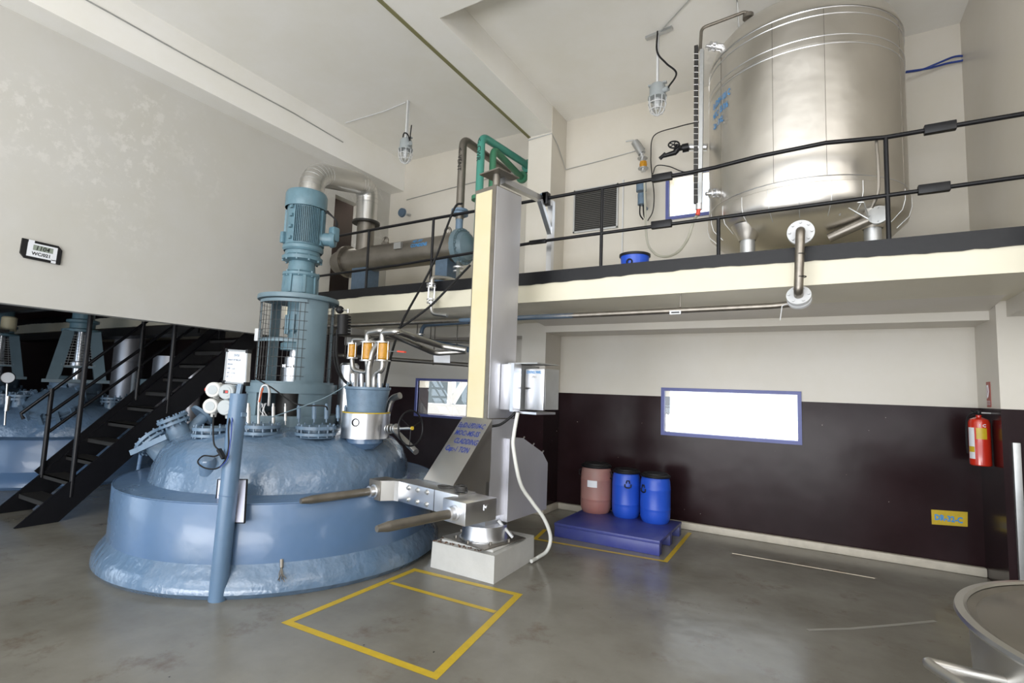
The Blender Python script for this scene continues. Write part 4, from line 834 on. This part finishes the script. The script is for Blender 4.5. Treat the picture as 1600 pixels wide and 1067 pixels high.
plate([(-.112, -.068), (.118, -.068), (.118, .068), (-.112, .068)], .022, .0235).add([R_(-.11, .068, .0235), R_(-.065, .068, .0235), R_(-.065, .0925, .0235), R_(-.11, .0925, .0235), R_(.08, -.0925, .0235), R_(.118, -.0925, .0235), R_(.118, -.06, .0235), R_(.08, -.06, .0235)], [(0, 1, 2, 3), (4, 5, 6, 7)]).build('face_label', M['paper'], t)
plate([(-.07, .0), (.085, .0), (.085, .052), (-.07, .052)], .0235, .0245).build('display', M['lcd'], t)
text_mb('1104', .062, R_(-.055, .005, .0255), ydir, zdir, sx=.9, bold=.0006, shear=.15).build('digits', M['text'], t)
text_mb('WC/021', .044, R_(-.075, -.048, .0245), ydir, zdir, sx=.95, bold=.0012).build('lettering', M['text'], t)
# ================================================================ LIFTING MAST
MZ = -.2
t = thing('concrete_pedestal', 'white painted concrete block under the lifting mast', 'pedestal', (-2.67, 4.18, 0))
P0 = [(-3.0, 3.82), (-2.32, 3.80), (-2.35, 4.57), (-2.98, 4.57)]
mb = MB(); lo = [V(x, y, 0) for x, y in P0]; k = .97; cc = V(-2.66, 4.19, 0)
hi = [cc+(p-cc)*.985+V(0, 0, .222) for p in lo]
mb.add(lo+hi, [(0, 1, 5, 4), (1, 2, 6, 5), (2, 3, 7, 6), (3, 0, 4, 7), (4, 5, 6, 7), (3, 2, 1, 0)])
blk = mb.build('block', M['whitep'], t)
MB().bb(-2.93, -2.38, 3.87, 4.42, .222, .245, bev=.01).build('grout_plinth', M['whitep'], t)
mb = MB()
for i in range(60):
    x = -2.99+random.random()**1.5*.5; y = 3.835+random.random()*.04 if random.random() < .6 else 3.83+random.random()*.5
    if y > 3.88: x = -2.99+random.random()*.04
    mb.ball(V(x, y, .222), random.uniform(.004, .012), 6)
mb.build('rust_crust', M['rust'], t, kind='stuff')
t = thing('lifting_mast', 'tall steel clad lifting mast with two forks on a white block', 'lifting mast', (-2.64, 4.13, .245), MZ)
T0 = V(-2.64, 4.13, 0); ca, sa = math.cos(MZ), math.sin(MZ)
def Lm(x, y, z): return T0+V(x*ca-y*sa, x*sa+y*ca, z)
RM = Matrix.Rotation(MZ, 3, 'Z')
def lbox(mb, x0, x1, y0, y1, z0, z1, bev=0): return mb.box(Lm((x0+x1)/2, (y0+y1)/2, (z0+z1)/2), (x1-x0, y1-y0, z1-z0), m=RM, bev=bev)
MB().lathe(T0, [(0, .247), (.228, .247), (.228, .262), (.215, .265), (.205, .30), (.205, .385), (0, .385)], 48).build('slewing_ring', M['bright'], t)
lbox(MB(), -.27, .27, -.27, .27, .245, .255).bolts(Lm(0, 0, .26), (0, 0, 1), .26, 8, .012, .02).build('base_plate', M['dull'], t)
MB().bar(Lm(.13, .04, .42), Lm(.24, .12, .28), .035, .02).build('torque_arm', M['white'], t)
lbox(MB(), -.09, .10, -.10, .12, .38, .5).build('foot', M['bright'], t)
lbox(MB(), -.135, .135, -.17, .19, 1.3, 3.5).build('column', M['dull'], t)
lbox(MB(), -.118, .092, -.176, -.17, 1.34, 3.46).build('front_panel', M['panely'], t, label='yellowed cream front panel')
lbox(MB(), .1355, .1425, -.16, .19, 1.34, 3.49, bev=.002).build('side_cladding', M['brush'], t)
lbox(MB(), -.15, .150, -.165, .20, .47, 1.33).build('lower_column', M['brush'], t)
q = px(780, 284, Z=3.5); q = Lm(.09, -.12, 3.5)
MB().cyl(q, q+V(0, 0, .12), .035, n=20).build('cap_stub', M['dull'], t)
MB().box(q+V(.0, .05, .127), (.25, .29, .012), m=RM).build('cap_plate', M['dull'], t)
# support frame back to the mezzanine
E0 = V(-2.455, 4.93, 0)
fr = MB().bar(q+V(.02, .08, .09), V(E0.x, 4.95, 3.63), .06, .06).build('tie_beam', M['bright'], t)
MB().bar(V(E0.x, 4.93, 2.79), V(E0.x, 4.93, 3.66), .06, .06, (0, 1, 0)).build('back_leg', M['bright'], fr)
MB().bar(V(E0.x, 4.66, 3.58), V(E0.x, 4.92, 3.30), .05, .05, (1, 0, 0)).build('knee_brace', M['bright'], fr)
MB().bb(E0.x-.035, E0.x+.035, 4.72, 4.80, 3.57, 3.68).build('rail_bracket', M['lightblue'], fr)
# sloping shield with writing
hs = [(-.17, 1.335), (-.17, .80), (-.60, .80), (-.60, .81)]
sh = MB().prism([Lm(-.175, y, z) for y, z in hs], Lm(.38, 0, 0)-Lm(0, 0, 0)).build('sloping_shield', M['steel'], t)
tl, bl, tr_ = Lm(-.175, -.17, 1.335), Lm(-.175, -.60, .81), Lm(.205, -.17, 1.335)
ux = (tr_-tl).normalized(); uy = (tl-bl).normalized(); nn = ux.cross(uy)
for i, (s, off) in enumerate((('Eq.ID:-LPD104-C', .015), ('MOC:-MS-SS', .03), ('CLADDING', .08), ('Cap:-1 TON', .03))):
    text_mb(s, .076, bl+ux*off+uy*(.565-.085*i)+nn*.001, ux, uy, sx=.62 if i == 0 else .76, bold=.0016).build('writing', M['ink'], sh, label='blue hand painted line')
# fork carriage
fd = V(-sa*-1*0, 0, 0); fdir = Lm(0, -1, 0)-Lm(0, 0, 0)
zf = .715
car = lbox(MB(), -.27, .47, -.79, -.60, zf-.08, zf+.085, bev=.004).build('fork_carriage', M['bright'], t)
lbox(MB(), .44, .685, -.91, -.59, zf-.085, zf+.075, bev=.004).build('fork_block', M['bright'], car)
lbox(MB(), -.12, .15, -.62, -.12, zf-.06, zf+.084).build('carriage_slider', M['steel'], car)
lbox(MB(), -.54, -.37, -.90, -.72, zf-.085, zf+.08, bev=.004).build('fork_block', M['dull'], car)
MB().prism([Lm(-.375, -.90, zf-.083), Lm(-.31, -.80, zf-.083), Lm(-.265, -.79, zf-.083), Lm(-.265, -.61, zf-.083), Lm(-.375, -.72, zf-.083)], (0, 0, .165)).build('carriage_bend', M['steel'], car)
for i in range(3):
    for j in (-.045, .05):
        p = Lm(-.13+.12*i, -.79, zf+j); MB().lathe(p, [(.022, 0), (.02, .004), (.013, .006), (.013, .016), (0, .018)], 12, fdir).build('bolt', M['steel'], car)
MB().bar(Lm(.20, -.7905, zf-.08), Lm(.20, -.7905, zf+.084), .006, .002, (0, 1, 0)).build('seam', M['dark'], car)
for x, y in ((-.445, -.90), (.575, -.91)):
    a = Lm(x, y, zf-.01); b = a+fdir*.655
    fk = MB().cyl(a, a+fdir*.57, .033, n=28).cyl(a+fdir*.57, b, .033, .02, n=28).build('fork', M['dull'], t)
    MB().lathe(a, [(.055, 0), (.055, .012), (.042, .016), (.042, .045), (.047, .05), (.047, .06), (.033, .062)], 28, fdir).build('fork_collar', M['bright'], fk)
q = Lm(.687, -.70, zf+.02); MB().box(q, (.006, .05, .04), m=RM).cyl(q, q+(Lm(1, 0, 0)-Lm(0, 0, 0))*.012, .013).build('lock_tab', M['bright'], car)
# rear hood
hp = [(.09, 1.15), (.28, 1.15), (.58, 1.0), (.67, .89), (.67, .44), (.09, .405)]
hd = MB().prism([Lm(-.12, y, z) for y, z in hp], Lm(.31, 0, 0)-Lm(0, 0, 0)).build('drive_hood', M['brush'], t)
mb = MB()
for y, z in ((.3, 1.14), (.45, 1.07), (.6, .99), (.67, .8), (.67, .6)): mb.cyl(Lm(.17, y, z), Lm(.17, y+.02, z+.02), .007, n=8)
mb.build('hood_screws', M['steel'], hd)
# control panel
pn = lbox(MB(), .15, .30, -.02, .04, 1.42, 1.835, bev=.003).build('control_panel', M['bright'], t)
lbox(MB(), .05, .31, .0, .34, 1.42, 1.83).build('panel_case', M['galv'], pn)
lbox(MB(), .29, .325, -.04, .06, 1.41, 1.84).build('corner_post', M['bright'], pn)
lbox(MB(), .33, .53, .14, .36, 1.435, 1.80).build('inner_case', M['galv'], pn)
dr = lbox(MB(), .345, .56, .10, .125, 1.43, 1.795, bev=.003).build('panel_door', M['bright'], pn)
lbox(MB(), .30, .50, .08, .36, 1.39, 1.41).build('bottom_rail', M['bright'], pn)
lbox(MB(), .17, .52, .05, .36, 1.84, 1.85).build('rain_cover', M['galv'], pn)
dx_ = Lm(1, 0, 0)-Lm(0, 0, 0)
text_mb('CONTROL PANEL', .034, Lm(.355, .0985, 1.755), dx_, (0, 0, 1), sx=.62, bold=.0006).build('lettering', M['inkl'], pn)
text_mb('LPD 1', .026, Lm(.42, .0985, 1.715), dx_, (0, 0, 1), sx=.8).build('lettering', M['dull'], pn)
MB().cyl(Lm(.365, .10, 1.62), Lm(.365, .085, 1.62), .01).bar(Lm(.36, .085, 1.62), Lm(.395, .085, 1.622), .012, .008).build('door_latch', M['dark'], pn)
MB().tube(spline([Lm(.155, -.12, 1.27), Lm(.20, -.05, 1.29), Lm(.25, .03, 1.36), Lm(.28, .05, 1.40)]), .012, 10).build('black_conduit', M['rubber'], t)
single('power_hose', MB().tube(spline([Lm(.30, .06, 1.40), Lm(.29, .03, 1.2), Lm(.30, .02, 1.08), px(813, 755, Y=4.15), px(832, 785, Y=4.25), px(850, 810, Y=4.35), px(860, 838, Y=4.42), px(855, 860, Y=4.45), px(840, 871, Z=.03), V(-2.30, 4.42, .03)], 8), .017, 12), M['whoses'], 'white hose looping from the control panel down to the floor', 'hose')
rz_ = zf+.085
rz_ = zf+.085
rp = []
for i in range(40):
    a_ = i*.62; rp.append(Lm(.42+.052*math.cos(a_)*(1-.006*i), -.71+.034*math.sin(a_), rz_+.011+.0011*i))
rp += [Lm(.33, -.70, rz_+.03), Lm(.24, -.73, rz_+.012), Lm(.14, -.70, rz_+.011), Lm(.2, -.65, rz_+.011), Lm(.32, -.66, rz_+.012)]
single('rope_coil', MB().tube(spline(rp, 3), .0085, 8), M['dark'], 'small coil of dark rope lying on the fork carriage', 'rope')
# ================================================================ PALLET, DRUMS
t = thing('plastic_pallet', 'dark blue plastic pallet with three runners by the back wall', 'pallet', (-1.94, 5.85, 0))
x0, x1, y0, y1 = -2.54, -1.37, 5.40, 6.38
MB().bb(x0, x1, y0, y1, .115, .15, bev=.006).build('deck', M['pallet'], t)
for a, b in ((y0+.004, y0+.1), ((y0+y1)/2-.05, (y0+y1)/2+.05), (y1-.1, y1-.004)): MB().bb(x0+.004, x1-.004, a, b, 0, .116, bev=.006).build('runner', M['pallet'], t)
def drum(name, c, r, h, m, label, turn=0, group=None):
    t = thing(name, label, 'drum', c, turn, group)
    MB().lathe(c, [(0, 0), (r*.84, 0), (r*.9, .015), (r*.985, h*.10), (r, h*.22), (r*1.0, h*.27), (r*1.012, h*.28), (r*1.0, h*.29), (r*1.005, h*.66), (r*1.012, h*.67), (r, h*.68), (r*.97, h*.82), (r*.90, h*.905), (r*.86, h*.92), (0, h*.92)], 48).build('drum_body', M[m], t)
    ld = MB().lathe(c, [(r*.88, h*.90), (r*.96, h*.905), (r*.96, h*.95), (r*.88, h*.965), (r*.82, h*.965), (r*.80, h*.985), (r*.5, h*.99), (0, h)], 48).build('lid', M['rubber'], t)
    MB().torus(V(*c)+V(0, 0, h*.925), (0, 0, 1), r*.965, .009, 48, 8).build('clamp_ring', M['black'], ld)
    return t
c = V(-2.37, 6.23, .15); t = drum('red_drum', c, .188, .595, 'drumred', 'dusty pink red plastic drum on the left of the pallet')
A = c+V(.30, -1, 0).normalized()*.19
def decal(t, c, r, ang0, ang1, z0, z1, m, nm):
    P = []; Fc = []; k = 8
    for i in range(k+1):
        a = math.radians(ang0+(ang1-ang0)*i/k); P += [c+V(math.cos(a)*r, math.sin(a)*r, z0), c+V(math.cos(a)*r, math.sin(a)*r, z1)]
    for i in range(k): Fc.append((2*i, 2*i+2, 2*i+3, 2*i+1))
    return MB().add(P, Fc).build(nm, M[m], t)
decal(t, c, .1905, -103, -66, .315, .395, 'paper', 'paper_label')
for s in (-1, 1): MB().tube([c+V(s*.185, -.02, .42), c+V(s*.215, -.03, .43), c+V(s*.215, -.03, .48), c+V(s*.185, -.02, .50)], .007, 8).build('handle', M['rubber'], t)
def side_handle(t, c, r, ang, z):
    a = math.radians(ang); d = V(math.cos(a), math.sin(a), 0); tn = V(-d.y, d.x, 0)
    MB().tube([c+d*r+tn*s*.035+V(0, 0, z+h) for s, h in ((-1, 0), (-1, -.03), (-.4, -.04), (.4, -.04), (1, -.03), (1, 0))], .008, 8).tube([c+d*r+tn*s*.02+V(0, 0, z+.01+h) for s, h in ((-1, 0), (-.7, .03), (.7, .03), (1, 0))], .007, 8).build('handle', M['rubber'], t)
c = V(-1.985, 6.22, .15); t = drum('blue_drum', c, .165, .565, 'drumblue', 'bright blue plastic drum in the middle of the pallet, handle facing out', 0); side_handle(t, c, .172, -66, .40)
c = V(-1.625, 6.18, .15); t = drum('blue_drum', c, .17, .56, 'drumblue', 'bright blue plastic drum at the right end of the pallet', 0); side_handle(t, c, .176, -125, .38)
# floor markings
def strip(pts, w=.05, closed=False):
    P = [px(x, y, Z=.0015) for x, y in pts]; m = len(P); A = []; B = []
    for i, p in enumerate(P):
        u = (P[(i+1) % m]-p) if (closed or i < m-1) else (p-P[i-1]); v = (p-P[i-1]) if (closed or i > 0) else u
        u = u.normalized(); v = v.normalized(); nu = V(-u.y, u.x, 0); nv = V(-v.y, v.x, 0); n = (nu+nv).normalized(); n = n*(w/2/max(.3, n.dot(nu)))
        A.append(p+n); B.append(p-n)
    mb = MB(); k = m if closed else m-1
    return mb.add(A+B, [(i, (i+1) % m, m+(i+1) % m, m+i) for i in range(k)])
t = thing('floor_marking', 'yellow painted rectangle with a cross line in the foreground floor', 'floor marking', (-2.5, 3, 0))
strip([(449, 972), (680, 1056), (810, 929), (648, 890)], .055, closed=True).build('outline', M['yellow'], t)
strip([(610, 910), (774, 956)], .045).build('cross_line', M['yellow'], t)
single('floor_marking', strip([(852, 827), (836, 842), (1040, 877), (1078, 832)], .045), M['yellow'], 'yellow painted bracket on the floor round the blue pallet', 'floor marking')
# ================================================================ RIGHT SIDE
t = thing('fire_extinguisher', 'red fire extinguisher hanging on the corner pillar', 'fire extinguisher', (1.285, 6.30, 1.07))
c = V(1.285, 6.30, 1.07)
MB().lathe(c, [(0, .0), (.072, .0), (.078, .008), (.078, .385), (.068, .415), (.035, .43), (.02, .435), (.02, .455), (0, .455)], 36).build('cylinder', M['red'], t)
decal(t, c, .0785, -118, -62, .24, .34, 'yellow', 'instruction_label'); decal(t, c, .0786, -172, -128, .06, .34, 'paper', 'side_label')
decal(t, c, .0790, -170, -130, .12, .17, 'yellow', 'side_label_band')
text_mb('1 C', .035, c+V(-.02, -.0795, .35), (1, 0, 0), (0, 0, 1), bold=.0008).build('number', M['paper'], t)
MB().lathe(c, [(0, .45), (.02, .45), (.02, .49), (0, .50)], 16).bar(c+V(-.01, 0, .475), c+V(-.055, -.01, .50), .018, .008).bar(c+V(-.01, 0, .47), c+V(-.06, -.01, .46), .018, .008).build('valve_head', M['rubber'], t)
MB().cyl(c+V(0, 0, .475), c+V(.086, 0, .475), .008).build('wall_hook', M['galv'], t)
MB().tube(spline([c+V(.0, -.02, .46), c+V(-.05, -.03, .47), c+V(-.085, 0, .40), c+V(-.088, .02, .2), c+V(-.08, .03, .1)]), .009, 8).build('discharge_hose', M['rubber'], t)
t = thing('fire_sign', 'small red and white fire sign on the pillar above the extinguisher', 'sign', (1.366, 6.3, 1.7))
MB().bb(1.366, 1.37, 6.27, 6.39, 1.60, 1.83).build('sign_plate', M['brownred'], t)
for z in (1.62, 1.635, 1.65): MB().bb(1.364, 1.366, 6.28, 6.38, z, z+.005).build('text_line', M['paper'], t)
MB().bb(1.364, 1.366, 6.36, 6.375, 1.68, 1.80).build('extinguisher_symbol', M['paper'], t); MB().tube([V(1.364, 6.34, 1.69), V(1.364, 6.31, 1.74), V(1.364, 6.33, 1.80)], .004, 6).build('flame_symbol', M['paper'], t)
t = thing('door_number_plate', 'yellow painted patch lettered DR-32-C low on the brown wall', 'sign', (1.12, YW, .5))
A, B, C_, D_ = (px(1456, 819, Y=YW-.003), px(1512, 823, Y=YW-.003), px(1512, 800, Y=YW-.003), px(1455, 796, Y=YW-.003))
MB().prism([A, B, C_, D_], (0, .002, 0)).build('patch', M['yellow'], t)
text_mb('DR-32-C', .075, A+V(.022, -.003, .05), (1, 0, -.01), (0, 0, 1), sx=.78, bold=.003).build('lettering', M['inkl'], t)
single('corner_guard', MB().bb(1.425, 1.475, 5.955, 5.998, .0, 1.31, bev=.003), M['galv'], 'tall galvanised channel standing against the right corner pillar', 'channel')
# big stainless pot in the near right corner
c = V(1.14, 2.42, 0); r = .72
t = thing('stainless_vessel', 'large round stainless vessel cut off by the lower right corner', 'vessel', (c.x, c.y, 0))
MB().lathe(c, [(0, .12), (.62, .12), (.66, .16), (.69, .86), (.72, .868), (.728, .878), (.724, .89), (.70, .893), (.69, .885)], 96).build('vessel_wall', M['steel'], t)
MB().lathe(c, [(.69, .882), (.665, .872), (.655, .878), (0, .885)], 96).build('lid', M['dull'], t)
for a in (200, 320, 80): d = V(math.cos(math.radians(a)), math.sin(math.radians(a)), 0); MB().cyl(c+d*.5, c+d*.5+V(0, 0, .14), .03).build('foot', M['steel'], t)
h0 = px(1446, 1034, Z=.80); MB().tube(arc([h0+V(.32, .12, -.05), h0, h0+V(.17, -.3, .0)], .02, 4), .016, 12).prism([h0+V(.01, 0, -.01), h0+V(.32, .1, -.05), h0+V(.22, -.22, -.03)], (0, 0, .006)).build('side_handle', M['steel'], t)

# ================================================================ LEFT BAY
# stair
t = thing('steel_stair', 'black steel stair climbing behind the foreground reactor to the mezzanine', 'stair', (-7.55, 2.2, 0))
sl = .985
def stz(y, y0=2.2): return (y-y0)*sl
for x, y0, nm in ((-7.14, 2.2, 'stringer'), (-8.02, 2.25, 'stringer')):
    P = [V(x-.02, y0, 0), V(x-.02, y0+.36, 0), V(x-.02, 4.74, stz(4.38, y0)), V(x-.02, 4.74, stz(4.74, y0))]
    MB().prism(P, (.04, 0, 0)).build(nm, M['black'], t)
MB().prism([V(-8.05, 2.60, .44), V(-8.05, 2.72, .33), V(-8.05, 4.74, 2.36), V(-8.05, 4.74, 2.6)], (.02, 0, 0)).build('side_plate', M['black'], t)
k = 0
for i in range(12):
    z = .20*(i+1); y = 2.27+z/sl
    MB().bb(-8.0, -7.16, y, y+.21, z-.012, z+.0).bb(-8.0, -7.16, y, y+.008, z-.05, z+.0).build('tread', M['dark'], t)
for x, y, z0_, z1 in ((-7.14, 2.65, .25, 2.6), (-7.14, 3.56, 1.15, 2.6), (-8.02, 2.67, .36, 1.42), (-8.02, 3.59, 1.28, 2.36), (-8.02, 4.65, 2.2, 3.0)):
    MB().cyl((x, y, z0_), (x, y, z1), .026, n=14).build('post', M['black'], t)
for P in ([V(-8.02, 2.44, 1.06), V(-8.02, 2.41, 1.12), V(-8.02, 3.5, 2.24), V(-8.02, 4.2, 2.95)], [V(-8.02, 2.645, 1.09), V(-8.02, 3.96, 2.33), V(-8.02, 4.6, 2.93)], [V(-8.02, 2.69, .90), V(-8.02, 3.92, 2.045), V(-8.02, 4.65, 2.73)]):
    MB().tube(P, .02, 12).build('handrail', M['black'], t)
def back_reactor(label, x, y, cage_dir):
    t = reactor(label, (x, y, 0), detail=False)
    v = V(-x, -y, 0).normalized(); sd_ = V(v.y, -v.x, 0); sd_ = -sd_ if sd_.dot(rt) < 0 else sd_
    C0 = V(x, y, 0)
    def W(a, b, z): return C0+v*a+sd_*b+V(0, 0, z)
    MB().lathe(C0, [(.42, 1.1), (.42, 1.28), (.34, 1.3), (.34, 1.46), (0, 1.46)], 32).bolts(C0+V(0, 0, 1.3), (0, 0, 1), .38, 12, .02, .04).build('drive_base', M['bluef'], t)
    MB().box(W(0, 0, 1.49), (.84, .84, .05), rz=math.atan2(v.y, v.x)).build('guard_base', M['grayblue'], t)
    b, tp = .36, .20
    fr = MB()
    for sx in (-1, 1):
        for sy in (-1, 1): fr.bar(W(sx*b, sy*(b-.06), 1.5), W(sx*tp, sy*(tp-.03), 2.3), .15, .06, v)
    fr.bar(W(b*.85, -b*.9, 1.72), W(b*.85, b*.9, 1.72), .03, .03)
    gd = fr.build('guard_legs', M['grayblue'], t)
    ms = MB()
    for i in range(12):
        z = 1.74+.045*i; k_ = (z-1.5)/.8; w_ = (b-.06)+(tp-.03-b+.06)*k_; d = b+(tp-b)*k_; ms.cyl(W(d, -w_, z), W(d, w_, z), .003, n=5)
    for i in range(9):
        f_ = -1+.25*i; ms.cyl(W(b-.02, f_*(b-.08), 1.74), W(tp, f_*(tp-.04), 2.28), .003, n=5)
    ms.build('guard_mesh', M['galv'], gd)
    MB().lathe(C0, [(0, 2.3), (.27, 2.3), (.27, 2.34), (.17, 2.36), (.17, 2.44), (.22, 2.46), (.22, 2.5), (.15, 2.52), (.15, 3.05), (0, 3.05)], 32).build('gearbox', M['motor'], t)
    MB().lathe(C0, [(.07, 1.46), (.07, 1.7), (.11, 1.72), (.11, 1.8), (.06, 1.82), (.06, 2.3)], 20).build('shaft', M['bright'], t)
    # manway facing the stair
    a_ = V(v.x*.55-sd_.x*.25, v.y*.55-sd_.y*.25, .8).normalized(); mc = W(.86, -.22, 1.12)
    mo = MB().lathe(mc, [(.28, -.15), (.30, .0), (.35, .0), (.35, .03), (.30, .035), (.35, .05), (.35, .08), (.2, .12), (0, .14)], 36, a_).build('manway', M['bluef'], t)
    xx, yy, zz = frame_of(a_); cl = MB()
    for i in range(12):
        an = 2*PI*i/12; d = xx*math.cos(an)+yy*math.sin(an); cl.bar(mc+d*.36-zz*.04, mc+d*.36+zz*.13, .05, .05, d)
    cl.build('manway_clamps', M['bluef'], mo)
    for (p, q_, r) in ((.55, -.62, .15), (.75, .45, .14), (.3, .78, .14), (-.1, -.85, .13)):
        c = W(p, q_, dome_z(math.hypot(p, q_))+.12)
        MB().lathe(c, [(r*.6, -.16), (r*.6, -.04), (r, -.04), (r, -.01), (r*.6, -.01), (r*.6, .01), (r, .01), (r, .04), (0, .045)], 24).bolts(c, (0, 0, 1), r*.85, 8, .011, .07).build('nozzle', M['bluef'], t)
    pc = W(.15, .98, 0)
    MB().lathe(pc, [(.12, 1.0), (.22, 1.10), (.22, 1.32), (0, 1.33)], 32).build('steel_band', M['brush'], t)
    MB().lathe(pc, [(.17, 1.33), (.205, 1.54), (.215, 1.56), (0, 1.57)], 32).build('receiver_pot', M['grayblue'], t)
    return t
back_reactor('pale blue reactor directly behind the foot of the stair', -10.6, 3.84, 0)
back_reactor('pale blue reactor farthest away at the left picture edge', -13.9, 3.75, 0)
t = thing('pressure_gauge', 'round white faced gauge on a silver stem at the left picture edge', 'gauge', px(10, 640, X=-9.4))
g0 = px(11, 635, X=-9.4); g1 = px(12, 590, X=-9.4); gd_ = (EYE-g1).normalized()
MB().cyl(g0-V(0, 0, .06), g0+V(0, 0, .14), .026).cyl(g0-V(0, 0, .25), g1, .012).build('gauge_stem', M['steel'], t)
MB().lathe(g1, [(0, -.05), (.08, -.05), (.08, .02), (.07, .025), (.07, .015)], 28, gd_).build('gauge_case', M['rubber'], t)
MB().lathe(g1, [(.07, .016), (0, .017)], 28, gd_).build('gauge_face', M['paper'], t)
def can(label, x, y, r, z0_, z1, m='brush', nm_='vertical_duct'):
    t = thing(nm_, label, 'tank' if nm_ == 'silver_tank' else 'duct', (x, y, z0_))
    MB().lathe((x, y, 0), [(0, z0_), (r, z0_), (r, z1), (0, z1)], 36).build('duct_pipe', M[m], t)
    MB().torus((x, y, z0_+.03), (0, 0, 1), r+.004, .008, 36, 6).torus((x, y, z0_+(z1-z0_)*.62), (0, 0, 1), r+.002, .005, 36, 6).build('duct_seams', M['galv'], t); return t
def ground(x_, Y): return px(x_, 600, Y=Y)
p = ground(197, 5.75); can('wide silver duct rising through the ceiling behind the stair', p.x, p.y, .29, 0, 3.1)
p = ground(209, 5.3); can('slim white pipe standing beside the wide silver duct', p.x, p.y, .05, 0, 1.72, 'white')
p = ground(262, 5.9); can('shorter silver tank seen between the stair posts', p.x, p.y, .30, 0, 2.05, 'brush', 'silver_tank')
p = ground(300, 5.6); can('narrow silver tank far back under the mezzanine right of the shorter tank', p.x, p.y, .16, 0, 1.9, 'brush', 'silver_tank')
p = ground(60, 5.5); can('dim grey duct in the dark between the two far reactors', p.x, p.y, .16, 0, 3.1, 'galv')
for i, (y, z, r, m) in enumerate(((1.2, 2.75, .09, 'dark'), (2.1, 2.9, .06, 'dull'), (3.0, 2.72, .12, 'dark'), (3.9, 2.85, .05, 'galv'))):
    single('filler_pipe', MB().cyl((-16.9, y, z), (-8.6, y+.3, z), r, n=16), M[m], ('broad dark duct nearest the lintel', 'thin rusty pipe second from the lintel', 'thick dark duct over the far reactors', 'slim galvanised pipe farthest from the lintel')[i]+' added under the left bay ceiling to darken it', 'pipe')  # invented pipes, mostly dark, filling the bay where it is unlit
single('filler_tray', MB().bb(-16.9, -8.7, 4.7, 5.1, 2.35, 2.42).bb(-16.9, -8.7, 4.7, 4.72, 2.35, 2.5), M['dark'], 'dark cable tray added behind the far reactors to darken the bay', 'tray')  # invented dark tray, deepens the gloom behind the reactors
single('yellow_can', MB().lathe(px(14, 506, X=-11.5), [(0, -.12), (.10, -.12), (.10, .10), (.08, .12), (0, .12)], 20), M['panely'], 'small yellow can on the dark ledge at the left picture edge', 'can')
single('ledge_shelf', MB().bb(-11.9, -11.2, 1.6, 3.1, px(14, 506, X=-11.5).z-.16, px(14, 506, X=-11.5).z-.12), M['dark'], 'dark ledge carrying the yellow can at the left picture edge', 'shelf')
# dim door recess high on the left wall, behind the condenser
struct('door_1', MB().bb(-8.32, -8.28, 5.75, 6.45, 2.79, 4.5), M['grayblue'])

single('floor_scuff', strip([(1262, 984), (1330, 982), (1400, 976), (1462, 970)], .03), mat('pale_scuff', (.30, .29, .26), .5), 'long pale scuff mark on the floor before the steel vessel', 'scuff mark')
